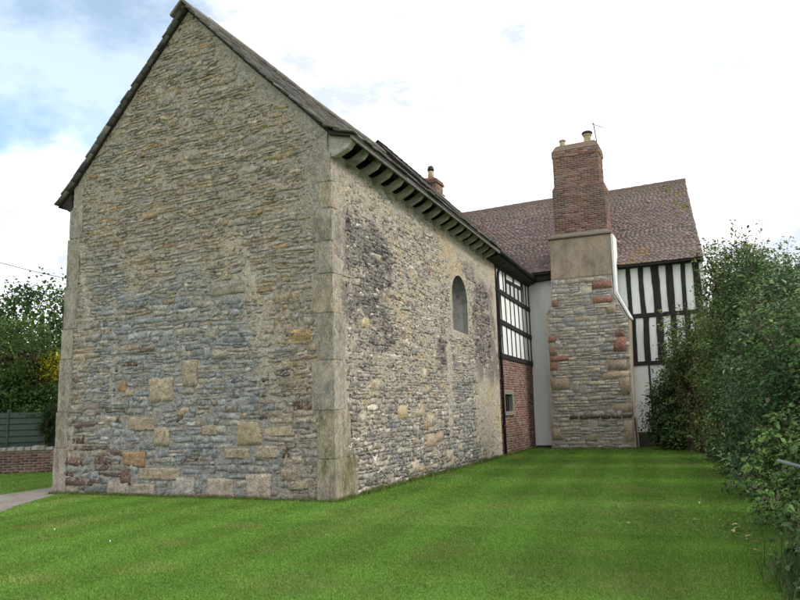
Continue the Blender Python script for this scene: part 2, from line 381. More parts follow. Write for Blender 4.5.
# --- long side wall (faces +X)
rs = np.random.default_rng(8)
WY0, WY1, WZ0, WZS = 6.42, 7.68, 3.47, 4.42     # niche: sides, sill, springing
WC = (WY0 + WY1) / 2; WR = (WY1 - WY0) / 2
def in_niche(y, z, g=0.):
    y = np.asarray(y); z = np.asarray(z)
    return ((np.abs(y - WC) < WR + g) & (z > WZ0 - g) & (z < WZS)) | ((z >= WZS) & (((y - WC) ** 2 + (z - WZS) ** 2) < (WR + g) ** 2))
def side_zones(y, z):
    n = fbm(y * 1.1, z * 1.1 + 4, 31); n2 = fbm(y * 3, z * 3, 37)
    d = (n - .5) * 1.5
    dark1 = smooth(.15, -.25, np.abs(y - 1.45 - .12 * (z - 4.2)) - 1.25 + d) * smooth(.2, -.2, np.abs(z - 4.25) - 1.15 + d * .9)
    dark2 = smooth(.15, -.25, np.abs(y - 9.15) - 1.25 + d) * smooth(.3, -.3, np.abs(z - 3.75) - 1.4 + d * .9)
    dark3 = smooth(.1, -.15, np.abs(y - 5.55) - .30 + d * .5) * smooth(.2, -.2, np.abs(z - 3.25) - .6 + d * .5)
    dark4 = .6 * smooth(.1, -.15, np.abs(y - 1.25) - .45 + d * .5) * smooth(.2, -.2, np.abs(z - 2.5) - .35 + d * .5)
    dark = np.clip(np.maximum(np.maximum(dark1, dark2), np.maximum(dark3, dark4)) * smooth(.28, .55, n2 + .12), 0, 1)
    dark = np.maximum(dark, .0)
    plaster = np.clip(smooth(7.9, 8.5, y + d * .4) * smooth(3.0, 2.2, z + d * .8) + .30 * smooth(5.5, 6.0, z + d * .6) + .7 * smooth(.35, .05, np.abs(y - 6.05) + d * .1) * smooth(3.4, 3.0, z) * smooth(.6, 1.2, z) + .6 * smooth(4.9, 5.4, z + d * .5) * smooth(5.4, 6.0, y) + .9 * smooth(9.6, 10.0, y + d * .2), 0, 1)
    blue = np.clip(smooth(1.5, .9, np.abs(y - 7.0) + d * .6) * smooth(2.9, 2.3, z + d * .6) + .8 * smooth(.7, .4, np.abs(y - 2.75) + d * .4) * smooth(1.7, 1.2, z + d * .3), 0, 1) * (1 - plaster)
    return dark, plaster, blue, n, n2
def side_h(v): return rs.uniform(.06, .13) if v < 1.8 else rs.uniform(.042, .082)
def side_w(v, h): return min(.6, max(.09, rs.lognormal(math.log(.205), .48)))
Q = courses(.35, 10.5, .0, 6.35, side_h, side_w, rs, split=.22, gap=.004, jit=.013, wave=.05, wseed=13)
c = Q.mean(1); cy, cz = c.T
dark, plaster, blue, n, n2 = side_zones(cy, cz)
ok = (cy > .42) & (cy < 10.38) & (cz > .02) & (cz < eave0(cy) - .03) & ~in_niche(cy, cz, .10) & (rs.random(len(cy)) > .04 + .55 * plaster)
sb = [(2.74, 3.25, 1.30, 1.62, 'y'), (4.4, 4.85, 1.10, 1.40, 'y2'), (5.0, 5.45, .72, .98, 'o'), (3.7, 4.2, 1.35, 1.55, 'y2'), (4.30, 5.0, .62, .95, 'o2'), (5.6, 6.0, .20, .50, 'y2'),
      (3.4, 3.9, .15, .42, 'w'), (2.1, 2.4, 3.75, 3.95, 'o'), (1.1, 1.5, 3.12, 3.35, 'y'), (4.2, 4.5, 2.2, 2.45, 'w'), (1.5, 1.95, 1.9, 2.15, 'y2'), (8.6, 9.3, .45, .75, 'y2')]
sbc = {'y': (.44, .37, .23), 'y2': (.41, .365, .28), 'o': (.38, .29, .21), 'o2': (.38, .315, .235), 'w': (.46, .42, .35)}
for y0, y1, z0, z1, k in sb: ok &= ~((cy > y0 - .03) & (cy < y1 + .03) & (cz > z0 - .03) & (cz < z1 + .03))
Q = Q[ok]; Q[..., 0] = np.clip(Q[..., 0], .46 + .2 * rs.random((len(Q), 1)), 10.46); Q = Q[~in_niche(Q[..., 0], Q[..., 1], .07).any(1)]; c = Q.mean(1); cy, cz = c.T
dark, plaster, blue, n, n2 = side_zones(cy, cz)
N = len(Q)
pal = np.array([(.36, .345, .31), (.30, .295, .28), (.39, .36, .295), (.27, .265, .255), (.33, .305, .255), (.42, .40, .36), (.24, .232, .225)])
cols = pal[rs.integers(0, 7, N)]
bl = np.array([(.24, .26, .275), (.28, .29, .295), (.21, .225, .24), (.33, .33, .31)])[rs.integers(0, 4, N)]
cols = mixc(cols, bl, blue * (rs.random(N) < .85))
cols = mixc(cols, (.24, .15, .12), (rs.random(N) < .02) * .8)
cols = mixc(cols, (.43, .30, .16), (rs.random(N) < .03) * .8)
dk = np.array([(.125, .115, .116), (.16, .15, .147), (.10, .093, .095), (.235, .222, .208)])[rs.integers(0, 4, N)]
cols = mixc(cols, (.12, .12, .085), .6 * smooth(.38, .02, cz + (n2 - .5) * .6))
cols = mixc(cols, (.56, .53, .46), (rs.random(N) < .14) * .8)
cols = mixc(cols, dk, np.clip(dark * 1.2, 0, 1) * (rs.random(N) < .80)) * rs.uniform(.74, 1.1, (N, 1))
prot = rs.uniform(.004, .022, N) * (1 - .5 * plaster) + .01 * smooth(1.2, .3, cz)
fs = frame_map((0, 0, 0), (0, 1, 0), (1, 0, 0))
u, v, h, F, C = stone_arrays(Q, prot, cols, (0, .025, .25, .5, .75, .975, 1), (0, .07, .5, .93, 1), .010, None, -.03, rs, .10, .26)
parts = [(fs(u, v, h), F, C)]
BQ = np.array([[(a, z0), (b, z0 + .01), (b - .03, z1), (a + .02, z1 - .01)] for a, b, z0, z1, k in sb]); BC = np.array([sbc[k] for *_, k in sb])
u, v, h, F, C = stone_arrays(BQ, np.full(len(BQ), .018), BC, (0, .03, .3, .6, .97, 1), (0, .05, .5, .95, 1), .005, None, -.03, rs, .07, .10)
parts.append((fs(u, v, h), F, C))
U2, V2, F2 = mortar_grid(.03, 10.5, -.05, 6.36, .036)
V2 = np.minimum(V2, eave0(U2) + .04)
cu, cv = U2[F2].mean(1), V2[F2].mean(1); F2 = F2[~in_niche(cu, cv, .0)]
dark, plaster, blue, n, n2 = side_zones(U2, V2)
H2 = .007 - .011 * smooth(3.0, 1.2, V2) + .030 * (fbm(U2 * 7, V2 * 11, 57, 3) - .45) + .018 * plaster * (1 - .0 * n) + RNG.normal(0, .002, len(U2))
mc = mixc(np.tile((.36, .335, .28), (len(U2), 1)), (.43, .40, .335), plaster * .9)
mc = mixc(mc, (.43, .34, .19), .55 * smooth(.55, .72, fbm(U2 * 1.6 + 5, V2 * 1.6, 91)))
mc = mixc(mc, (.16, .147, .145), dark * smooth(.35, .6, n2 + .15) * .9) * (1 + .25 * (fbm(U2 * 14, V2 * 14, 93, 2) - .5))[:, None]
parts.append((fs(U2, V2, H2), F2, mc))
V, Fs, C = combine(parts)
np_obj('side_wall', V, Fs, M_stone, chapel, C)
# core of the walls and the two faces one cannot see from the lawn
m = MB(); m.prism([(-6.60, .03, -.1), (-.12, .03, -.1), (-.12, .03, 6.3), (-3.34, .03, 9.78), (-6.42, .03, 6.3)], (0, .5, 0))
m.prism([(-6.6, .531, -.1), (-.5, .531, -.1), (-.5, .531, 6.3), (-3.34, .531, 9.6), (-6.42, .531, 6.05)], (0, 9.9, 0))
m.build('wall_core', M_render, chapel)
# arched niche of the blocked window
m = MB(); arch = []
for k in range(0, 15): a = math.pi * k / 14; arch.append((WC + WR * math.cos(a), WZS + WR * math.sin(a)))
prof = [(WY1, WZ0)] + arch + [(WY0, WZ0)]
inner = [(WC + (y - WC) * .74, WZ0 + .16 + (z - WZ0) * .86) for y, z in prof]
lip = [(WC + (y - WC) * 1.13 + random.uniform(-.02, .02), (WZS + (z - WZS) * 1.13 if z > WZS else z) + random.uniform(-.015, .015)) for y, z in prof]
n_ = len(prof)
vs = [(.002, y, z) for y, z in lip] + [(.014, y, z) for y, z in prof] + [(-.34, y, z) for y, z in inner]
m.add(vs, [(i, i + 1, n_ + i + 1, n_ + i) for i in range(n_ - 1)])
niche = MB(); niche.v = vs; niche.f = list(m.f)
wn = niche.build('window', rough_mat('niche_lip', (.36, .335, .275), .93, .3, 5, 60, .4, .012), chapel, shade=False)
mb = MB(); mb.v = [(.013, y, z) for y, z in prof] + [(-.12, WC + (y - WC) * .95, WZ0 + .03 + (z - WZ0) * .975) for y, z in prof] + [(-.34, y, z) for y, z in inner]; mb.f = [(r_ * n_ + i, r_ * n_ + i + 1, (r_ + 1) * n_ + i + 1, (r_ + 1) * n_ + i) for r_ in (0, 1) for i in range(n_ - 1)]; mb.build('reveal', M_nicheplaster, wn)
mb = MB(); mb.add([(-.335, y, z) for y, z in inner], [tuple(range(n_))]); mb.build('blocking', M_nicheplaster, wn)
mb = MB(); mb.hexa([(-.33, WC - WR * .74, WZ0 - .05), (.0, WY0, WZ0 - .05), (.0, WY1, WZ0 - .05), (-.33, WC + WR * .74, WZ0 - .05), (-.33, WC - WR * .74, WZ0 + .17), (.0, WY0, WZ0 + .015), (.0, WY1, WZ0 + .015), (-.33, WC + WR * .74, WZ0 + .17)])
mb.build('sill', M_quoin_pale, wn)

# --- quoins: long and short blocks, each its own stone
def block(name, x0, x1, y0, y1, z0, z1, mat, parent, seed, bev=.014, wob=.006):
    rr = random.Random(seed); bm = bmesh.new()
    bmesh.ops.create_cube(bm, size=1)
    for v in bm.verts: v.co = Vector(((x0 + x1) / 2 + v.co.x * (x1 - x0), (y0 + y1) / 2 + v.co.y * (y1 - y0), (z0 + z1) / 2 + v.co.z * (z1 - z0)))
    bmesh.ops.bevel(bm, geom=list(bm.edges), offset=bev, segments=2, affect='EDGES')
    bmesh.ops.subdivide_edges(bm, edges=[e for e in bm.edges if e.calc_length() > .12], cuts=3, use_grid_fill=True)
    for v in bm.verts:
        q = v.co; s = float(fbm(np.array([q.x * 4 + q.y * 4 + seed]), np.array([q.z * 4]), 5, 2)[0]) - .5
        v.co += Vector((s * .022 + rr.uniform(-wob, wob) * .5, -s * .022 + rr.uniform(-wob, wob) * .5, rr.uniform(-wob, wob) * .5))
    me = bpy.data.meshes.new(name); bm.to_mesh(me); bm.free(); me.materials.append(mat)
    o = bpy.data.objects.new(name, me); COL.objects.link(o); o.parent = parent; return o
QM = [rough_mat('quoin_tone', cc, .9, .6, 7, 40, .9, .02, fleck=(.42, .39, .31), col2=c2, c2scale=2.4, c2lo=.45, c2hi=.60, stretch=(1, 1, .5)) for cc, c2 in
      (((.355, .295, .22), (.235, .21, .18)), ((.30, .268, .23), (.21, .19, .15)), ((.33, .29, .24), (.23, .21, .19)), ((.31, .27, .21), (.14, .13, .065)))]
zj = [-.06, .71, 1.56, 2.45, 3.30, 4.02, 4.62, 5.24, 5.74, 6.30]
gw = [.36, .30, .46, .30, .44, .27, .41, .25, .36]
sw = [.84, .62, .42, .50, .36, .52, .54, .42, .60]
for i in range(9):
    pr = .032 if i == 0 else .010 + (i % 3) * .002
    block('quoin', -gw[i] if i % 2 else -gw[i] + .02, pr, -pr - .012, sw[i], zj[i] + .002, zj[i + 1] - .002, QM[(i * 2 + 1) % 3 if i > 1 else 3], chapel, 100 + i)
zl = [-.06, .92, 1.67, 2.78, 3.42, 4.29, 5.4, 6.10]
for i in range(7):
    a = float(uleft((zl[i] + zl[i + 1]) / 2)); w = (.36, .33, .36, .31, .38, .34, .36)[i]
    block('quoin', a - .02, a + w + .02, -.020, .45, zl[i] + .002, zl[i + 1] - .002, QM[1 if i % 3 else 2], chapel, 200 + i)
# soil strip at the foot of the gable is laid with the ground below

# --- chapel roof: stone slates in courses on a deck
def slates(name, length, y0, y1, pt, nrm, expo, wr, th, rng, pal, mat, parent, tilelen=1.55, jitd=.012, jity=.006, tint=None, lift=.02, var=.2):
    A = []; d = -.02; r = 0
    while d < length - .02:
        e = expo(d) if callable(expo) else expo
        y = y0 + rng.uniform(-.02, .02) - (wr[0] * .5 if r % 2 else 0)
        while y < y1:
            w = rng.uniform(*wr); a, b = max(y, y0 + rng.uniform(-.02, .02)), min(y + w, y1 + rng.uniform(-.015, .015))
            if b - a > .04: A.append((d + rng.normal(0, jitd), min(d + e * tilelen, length), a + .003, b - .003, rng.uniform(.8, 1.25) * th))
            y += w
        d += e; r += 1
    A = np.array(A); d0, d1, a, b, t = A.T; n = len(A)
    lf = lift + rng.normal(0, .004, n)
    def P(d, w, h): return pt(d, w) + nrm(d, w) * h[:, None]
    vs = np.stack([P(d0, a, lf), P(d0, b, lf), P(d1, b, 0 * lf), P(d1, a, 0 * lf), P(d0, a, lf + t), P(d0, b, lf + t), P(d1, b, t), P(d1, a, t)], 1)
    vs = vs + rng.normal(0, jity * .4, vs.shape)
    f = np.array([(0, 3, 2, 1), (4, 5, 6, 7), (0, 1, 5, 4), (1, 2, 6, 5), (2, 3, 7, 6), (3, 0, 4, 7)])
    F = (f[None] + (np.arange(n) * 8)[:, None, None]).reshape(-1, 4)
    pal = np.array(pal); cc = pal[rng.integers(0, len(pal), n)] * rng.uniform(1 - var, 1 + var, (n, 1))
    if tint is not None: cc = tint((d0 + d1) / 2, (a + b) / 2, cc, rng)
    return np_obj(name, vs.reshape(-1, 3), F, mat, parent, np.repeat(cc, 8, 0))

def poly_profile(points):
    """points(y)->list of (x,z) from eave to ridge; returns pt, nrm, length at y=0"""
    p0 = np.array([[float(a), float(b)] for a, b in points(np.zeros(1))]); seg = np.hypot(*np.diff(p0, axis=0).T); cum = np.concatenate([[0], np.cumsum(seg)])
    def both(d, y):
        pts = points(y); d = np.asarray(d, float)
        i = np.clip(np.searchsorted(cum, d, side='right') - 1, 0, len(seg) - 1)
        X = np.stack([np.broadcast_to(p[0], d.shape) for p in pts]); Z = np.stack([np.broadcast_to(p[1], d.shape) for p in pts])
        ar = np.arange(len(d)); x0, z0, x1, z1 = X[i, ar], Z[i, ar], X[i + 1, ar], Z[i + 1, ar]
        f = (d - cum[i]) / seg[i]
        nx, nz = -(z1 - z0), (x1 - x0); l = np.hypot(nx, nz); s = np.where(nz < 0, -1, 1) / l
        return x0 + (x1 - x0) * f, z0 + (z1 - z0) * f, nx * s, nz * s
    def pt(d, y):
        x, z, _, _ = both(d, np.asarray(y, float)); return np.stack([x, np.broadcast_to(y, x.shape), z], 1)
    def nrm(d, y):
        _, _, a, b = both(d, np.asarray(y, float)); return np.stack([a, 0 * a, b], 1)
    return pt, nrm, cum[-1]
def sag(y): return .05 * np.sin(np.asarray(y) * .9) * .5
def south_profile(y):
    y = np.asarray(y, float)
    return [(.52 + 0 * y, 6.54 - .04 * y), (.02 + 0 * y, 6.70 - .034 * y), (-1.7 + 0 * y, 8.38 - .02 * y - .03 + sag(y)), (-3.34 + 0 * y, 10.0 - .012 * y + sag(y))]
def north_profile(y):
    y = np.asarray(y, float); return [(-6.84 + 0 * y, 6.20 - 0 * y), (-6.5 + 0 * y, 6.50 - 0 * y), (-3.34 + 0 * y, 10.0 - .012 * y + sag(y))]
roof = None
m = MB()
YE = 9.55
for prof_ in (south_profile, north_profile):
    ys = np.linspace(-.05, YE, 12); P = [prof_(ys)]
    for i in range(len(P[0]) - 1):
        for j in range(len(ys) - 1):
            def q(k, jj, dz): return (float(P[0][k][0][jj]), float(ys[jj]), float(P[0][k][1][jj]) + dz)
            m.add([q(i, j, -.05), q(i, j + 1, -.05), q(i + 1, j + 1, -.05), q(i + 1, j, -.05), q(i, j, 0), q(i, j + 1, 0), q(i + 1, j + 1, 0), q(i + 1, j, 0)],
                  [(0, 3, 2, 1), (4, 5, 6, 7)] + ([(0, 1, 5, 4)] if i == 0 else []) + ([(3, 0, 4, 7)] if j == 0 else []))
roof = m.build('roof', M_darkwood, chapel)
slpal = [(.10, .095, .092), (.13, .125, .118), (.08, .078, .078), (.18, .17, .155), (.11, .10, .095)]
for prof_ in (south_profile, north_profile):
    pt, nrm, ln = poly_profile(prof_)
    slates('slates', ln, -.15, YE, pt, nrm, lambda d: .27 - .018 * min(d, 5), (.2, .38), .036, np.random.default_rng(3), slpal, M_slate, roof)
m = MB()                                                        # ridge stones
for k in range(22):
    y0 = -.24 + k * .446; zc = float(10.0 - .012 * y0 + sag(y0)) + random.uniform(-.008, .008)
    m.prism([(-3.62, y0, zc - .20), (-3.34, y0, zc + .085), (-3.06, y0, zc - .20), (-3.06, y0, zc - .13), (-3.34, y0, zc + .15), (-3.62, y0, zc - .13)][:3] + [(-3.04, y0, zc - .15), (-3.34, y0, zc + .15), (-3.64, y0, zc - .15)], (0, .438, 0))
m.build('ridge', rough_mat('ridge_stone', (.17, .155, .14), .9, .35, 6, 50, .4, .01), roof)
# --- rafter feet, eaves board and the dark wall plate, coloured as the shaded void behind
for k in range(17):
    y = .02 + k * .577; z0 = float(eave0(y)); dz = -.04 * y + .032 * y
    w = .17 + random.uniform(-.02, .02); q = random.uniform(-.015, .015)
    p = [(-.12, z0 - .10), (.02, z0 - .10 + q), (.10, z0 - .09), (.36, z0 + .015 + q), (.475, z0 + .15), (.475, z0 + .26 + dz), (-.12, z0 + .42 + dz)]
    if k: p = [(-.10, z0 - .10), (.02, z0 - .10 + q), (.12, z0 - .075), (.36, z0 + .03 + q), (.475, z0 + .16), (.475, z0 + .27 + dz), (.36, z0 + .20), (.12, z0 + .07), (-.10, z0 + .03)]; w -= .04
    m = MB(); m.prism([(x, y, z) for x, z in p], (0, w, 0)); m.build('rafter_foot', M_oldwood, chapel, bevel=.012, wob=.003)
m = MB()
ys = [-.10, 2.4, 4.8, 7.2, 9.5]
for a, b in zip(ys, ys[1:]):
    za, zb = 6.45 - .04 * a, 6.45 - .04 * b
    m.hexa([(.478, a, za - .02), (.515, a, za - .02), (.515, b - .004, zb - .02), (.478, b - .004, zb - .02), (.478, a, za + .055), (.515, a, za + .055), (.515, b - .004, zb + .055), (.478, b - .004, zb + .055)])
m.build('eaves_board', rough_mat('dark_eaves_wood', (.13, .12, .11), .9, .5, 8, 50, .4, .01), chapel, wob=.008)
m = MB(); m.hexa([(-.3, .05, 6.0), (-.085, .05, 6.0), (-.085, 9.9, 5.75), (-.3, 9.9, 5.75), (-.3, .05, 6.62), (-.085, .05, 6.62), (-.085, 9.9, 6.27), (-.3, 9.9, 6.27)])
m.build('eaves_shade_plate', M_darkwood, chapel)
# verge end filling under the first foot, left kneeler
m = MB(); m.prism([(-6.76, -.03, 6.18), (-6.50, -.03, 6.42), (-6.44, -.03, 6.06), (-6.53, -.03, 6.02)], (0, .5, 0)); m.build('verge_bracket', M_darkwood, chapel)
m = MB(); m.prism([(.0, -.08, 6.62), (.49, -.08, 6.50), (.49, -.08, 6.53), (.0, -.08, 6.68)], (0, .1, 0)); m.build('verge_board', M_darkwood, chapel)

# ================================================================ LINKING RANGE (brick below, timber frame above)
rng_ = empty('timber_framed_range', (0, 10.5, 0), label='link building of red brick with black and white timber framing above', cat='house')
def loc(o): o.matrix_parent_inverse = Matrix.Translation(-Vector(rng_.location)); return o
rb = np.random.default_rng(21)
loc(brick_wall('brick_wall', (0, 0, 0), (0, 1, 0), (1, 0, 0), lambda v: (10.52, 14.80 + .075 * min(v, 2.5)), 0, 3.02, rng_, rb, holes=((10.98, 12.05, 1.30, 1.98),)))
m = MB(); m.box(-6.4, -.30, 10.5, 14.9, 0, 6.0)
m.box(-.30, -.012, 10.53, 10.98, 0, 3.0); m.box(-.30, -.012, 12.05, 14.97, 0, 3.0); m.box(-.30, -.012, 10.98, 12.05, 0, 1.30); m.box(-.30, -.012, 10.98, 12.05, 1.98, 3.0)
loc(m.build('wall_core', M_render, rng_))
m = MB(); m.box(-.30, -.006, 10.5, 14.97, 3.04, 6.12); loc(m.build('infill_panel', M_white, rng_))
def rail_z(a, b, y): return a + (b - a) * (y - 10.5) / 4.4
def beam(name, y0, z0, y1, z1, w, x0=-.01, x1=.03, horiz=True, parent=None, mat=None):
    m = MB()
    if horiz: p = [(x0, y0, z0 - w / 2), (x1, y0, z0 - w / 2), (x1, y1, z1 - w / 2), (x0, y1, z1 - w / 2), (x0, y0, z0 + w / 2), (x1, y0, z0 + w / 2), (x1, y1, z1 + w / 2), (x0, y1, z1 + w / 2)]
    else: p = [(x0, y0 - w / 2, z0), (x1, y0 - w / 2, z0), (x1, y0 + w / 2, z0), (x0, y0 + w / 2, z0), (x0, y1 - w / 2, z1), (x1, y1 - w / 2, z1), (x1, y1 + w / 2, z1), (x0, y1 + w / 2, z1)]
    m.hexa(p); return loc(m.build(name, mat or M_black, parent or rng_, bevel=.006, wob=.003))
rails = [(3.09, 2.99, .16), (4.20, 3.95, .15), (5.17, 4.97, .15), (5.98, 5.92, .2)]
for a, b, w in rails: beam('rail', 10.52, a, 14.97, b, w, x1=.045)
beam('post', 10.62, 3.17, 10.64, 5.88, .15, x1=.038); beam('post', 14.88, 3.07, 14.90, 5.82, .13, x1=.038)
for row in range(3):
    a0, b0, w0 = rails[row]; a1, b1, w1 = rails[row + 1]
    ysr = [11.13 + .56 * i for i in range(7)] if row < 2 else [11.05, 11.5, 14.15, 14.52]
    for y in ysr:
        yy = y + random.uniform(-.03, .03)
        beam('stud', yy, rail_z(a0, b0, yy) + w0 / 2 - .005, yy - .05 + random.uniform(-.03, .03), rail_z(a1, b1, yy) - w1 / 2 + .005, .10 + random.uniform(-.012, .02))
# upstairs window of slim lights
m = MB()
for y in (11.80, 12.32, 12.84, 13.36, 13.86): m.box(-.008, .036, y - .04, y + .04, 5.12, 5.62)
m.box(-.008, .042, 11.76, 13.9, 5.56, 5.66)
for y in (11.80, 12.82, 13.86): m.box(-.008, .036, y - .045, y + .045, 5.66, 5.87)
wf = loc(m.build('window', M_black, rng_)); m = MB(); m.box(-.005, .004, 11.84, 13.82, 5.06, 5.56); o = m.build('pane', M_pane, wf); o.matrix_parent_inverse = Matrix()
# ground-floor window
m = MB()
m.box(-.14, .02, 10.98, 11.08, 1.30, 1.98); m.box(-.14, .02, 11.95, 12.05, 1.30, 1.98); m.box(-.14, .03, 10.92, 12.11, 1.88, 2.0); m.box(-.14, .06, 10.90, 12.13, 1.22, 1.34)
wf = loc(m.build('window', M_frame, rng_)); m = MB(); m.box(-.12, -.10, 11.08, 11.95, 1.34, 1.88); m.build('pane', M_glass_dark, wf)
m = MB(); m.box(-.10, -.04, 11.47, 11.56, 1.34, 1.88)
for y in (11.27, 11.75): m.box(-.09, -.06, y - .015, y + .015, 1.34, 1.88)
m.build('mullion', M_darkwood, wf)
# downpipe with hopper and clips
m = MB(); m.tube([(.07, 10.66, .02), (.07, 10.66, 5.3), (.09, 10.65, 5.7), (.32, 10.7, 6.02)], .045, 10)
for z in (.9, 2.3, 3.7, 5.1): m.lathe((.07, 10.66, z), [(.045, -.04), (.06, -.035), (.06, .035), (.045, .04)], 10)
loc(m.build('downpipe', M_black, rng_, shade=True))
# roof of the range
def rz(y): return 10.12 - .047 * (np.asarray(y, float) - 9.3)
def range_s(y):
    y = np.asarray(y, float); return [(.44 - .025 * (y - 9.3), 6.20 - .014 * (y - 9.3)), (-3.34 + 0 * y, rz(y))]
def range_n(y):
    y = np.asarray(y, float); return [(-6.9 + 0 * y, 6.1 + 0 * y), (-3.34 + 0 * y, rz(y))]
m = MB()
for pf in (range_s, range_n):
    a, b = 9.32, 18.0
    pa, pb = [(float(x), float(z)) for x, z in pf(a)], [(float(x), float(z)) for x, z in pf(b if pf is range_n else b)]
    if pf is range_s:   # the valley: the lower part stops where the cross wing's wall stands
        pb0 = [(float(x), float(z)) for x, z in pf(14.98)]
        m.hexa([(pa[0][0], a, pa[0][1] - .14), (pb0[0][0], 14.98, pb0[0][1] - .14), (pb[1][0], b, pb[1][1] - .14), (pa[1][0], a, pa[1][1] - .14),
                (pa[0][0], a, pa[0][1]), (pb0[0][0], 14.98, pb0[0][1]), (pb[1][0], b, pb[1][1]), (pa[1][0], a, pa[1][1])])
    else:
        m.hexa([(pa[0][0], a, pa[0][1] - .14), (pb[0][0], b, pb[0][1] - .14), (pb[1][0], b, pb[1][1] - .14), (pa[1][0], a, pa[1][1] - .14),
                (pa[0][0], a, pa[0][1]), (pb[0][0], b, pb[0][1]), (pb[1][0], b, pb[1][1]), (pa[1][0], a, pa[1][1])])
rroof = loc(m.build('roof', M_darkwood, rng_))
I = Matrix()
for pf, ye in ((range_s, 14.9), (range_n, 17.5)):
    pt, nrm, ln = poly_profile(lambda y, pf=pf: pf(np.asarray(y) + 0))
    # profile lengths are taken at y=0, close enough for the courses
    slates('roof_tiles', ln, 9.28, ye, pt, nrm, .16, (.16, .22), .02, np.random.default_rng(4), slpal, M_slate, rroof)
m = MB()
for k in range(14): y0 = 9.26 + k * .42; zc = float(rz(y0)); m.prism([(-3.50, y0, zc - .10), (-3.34, y0, zc + .06), (-3.18, y0, zc - .10), (-3.16, y0, zc - .05), (-3.34, y0, zc + .11), (-3.52, y0, zc - .05)], (0, .414, 0))
m.build('ridge', M_darkwood, rroof)
# black gutter and fascia under the range eave
m = MB(); m.hexa([(.02, 9.6, 5.96), (.42, 9.6, 6.02), (.28, 14.97, 5.95), (.02, 14.97, 5.85), (.02, 9.6, 6.2), (.42, 9.6, 6.16), (.28, 14.97, 6.08), (.02, 14.97, 6.12)])
loc(m.build('eaves_box', M_black, rng_))
m = MB(); m.tube([(.49, 9.5, 6.13), (.34, 14.9, 6.05)], .06, 10); loc(m.build('gutter', M_black, rng_, shade=True))
# small stack on the ridge
cx0, cx1, cy0, cy1 = -3.68, -3.0, 13.7, 14.4
sm = MB(); sm.box(cx0 + .02, cx1 - .02, cy0 + .02, cy1 - .02, 9.2, 10.12); stack = loc(sm.build('chimney', M_render, rng_))
for (O, U, Nn, wd) in (((cx0, cy0, 0), (1, 0, 0), (0, -1, 0), cx1 - cx0), ((cx1, cy0, 0), (0, 1, 0), (1, 0, 0), cy1 - cy0), ((cx0, cy1, 0), (0, -1, 0), (-1, 0, 0), cy1 - cy0)):
    brick_wall('brick_face', O, U, Nn, lambda v, wd=wd: (0, wd), 9.25, 10.0, stack, rb, .2)
m = MB(); m.box(cx0 - .05, cx1 + .05, cy0 - .05, cy1 + .05, 9.96, 10.05); m.box(cx0 - .02, cx1 + .02, cy0 - .02, cy1 + .02, 10.052, 10.12)
m.hexa([(cx0, cy0, 10.12), (cx1, cy0, 10.12), (cx1, cy1, 10.12), (cx0, cy1, 10.12), (cx0 + .15, cy0 + .15, 10.24), (cx1 - .15, cy0 + .15, 10.24), (cx1 - .15, cy1 - .15, 10.24), (cx0 + .15, cy1 - .15, 10.24)])
m.build('cap', rough_mat('sooty_brick', (.16, .085, .065), .9, .35, 9, 60, .4, .01), stack)
m = MB(); m.lathe((-3.34, 14.05, 10.2), [(.12, 0), (.105, .30), (.10, .38)], 14); m.build('chimney_pot', M_pot, stack, shade=True)
m = MB(); m.lathe((-3.34, 14.05, 10.55), [(.13, 0), (.13, .10), (.09, .19), (.02, .2)], 14); m.build('cowl', M_darkmetal, stack, shade=True)

# ================================================================ CROSS WING
wing = empty('cross_wing', (0, 15, 0), label='white house with black timbers, red-brown tiled roof and big stone and brick chimney', cat='house')
def wl(o): o.matrix_parent_inverse = Matrix.Translation((0, -15, 0)); return o
WX1 = 6.02
m = MB(); m.box(-6.7, 3.4, 15.0, 21.4, .07, 6.28); m.box(3.402, WX1, 15.0, 21.4, .5, 6.28); m.prism([(WX1 - .12, 15.02, 6.28), (WX1 - .12, 21.38, 6.28), (WX1 - .42, 18.2, 9.78)], (-.3, 0, 0))
wl(m.build('wall', M_white, wing))
m = MB(); m.box(3.42, WX1 + .05, 14.96, 21.45, -.1, .50); m.box(-6.7, 3.4, 15.06, 21.4, -.1, .068); wl(m.build('plinth', rough_mat('dark_plinth', (.075, .07, .06), .9, .4, 6, 50, .5, .02), wing, bevel=.01))
def wbeam(name, xb, zb, xt, zt, w, horiz=False, y0=14.965, y1=15.01):
    m = MB()
    if horiz: m.hexa([(xb, y0, zb - w / 2), (xt, y0, zt - w / 2), (xt, y1, zt - w / 2), (xb, y1, zb - w / 2), (xb, y0, zb + w / 2), (xt, y0, zt + w / 2), (xt, y1, zt + w / 2), (xb, y1, zb + w / 2)])
    else:
        bow = random.uniform(-.018, .018); K = 6; rg_ = []
        for k in range(K + 1):
            t = k / K; x = xb + (xt - xb) * t + bow * math.sin(math.pi * t); ww = w * (1 + random.uniform(-.10, .10)) / 2; z = zb + (zt - zb) * t
            rg_ += [(x - ww, y0, z), (x + ww, y0, z), (x + ww, y1, z), (x - ww, y1, z)]
        m.add(rg_, [(0, 3, 2, 1), (4 * K, 4 * K + 1, 4 * K + 2, 4 * K + 3)] + [(4 * k + i, 4 * k + (i + 1) % 4, 4 * k + 4 + (i + 1) % 4, 4 * k + 4 + i) for k in range(K) for i in range(4)])
    return wl(m.build(name, M_black, wing, bevel=.008, wob=.004))
for (xb, xt, w) in ((3.575, 3.575, .15), (4.01, 4.0, .165), (4.48, 4.46, .25), (4.93, 4.945, .22), (5.36, 5.39, .15), (5.80, 5.78, .22)):
    wbeam('stud', xb, 4.54, xt, 6.17, w)
for (xb, xt, w) in ((3.61, 3.63, .18), (4.03, 4.07, .19), (4.48, 4.51, .22), (4.94, 4.96, .17), (5.38, 5.40, .17), (5.80, 5.80, .22)):
    wbeam('stud', xb, 2.88, xt, 4.42, w)
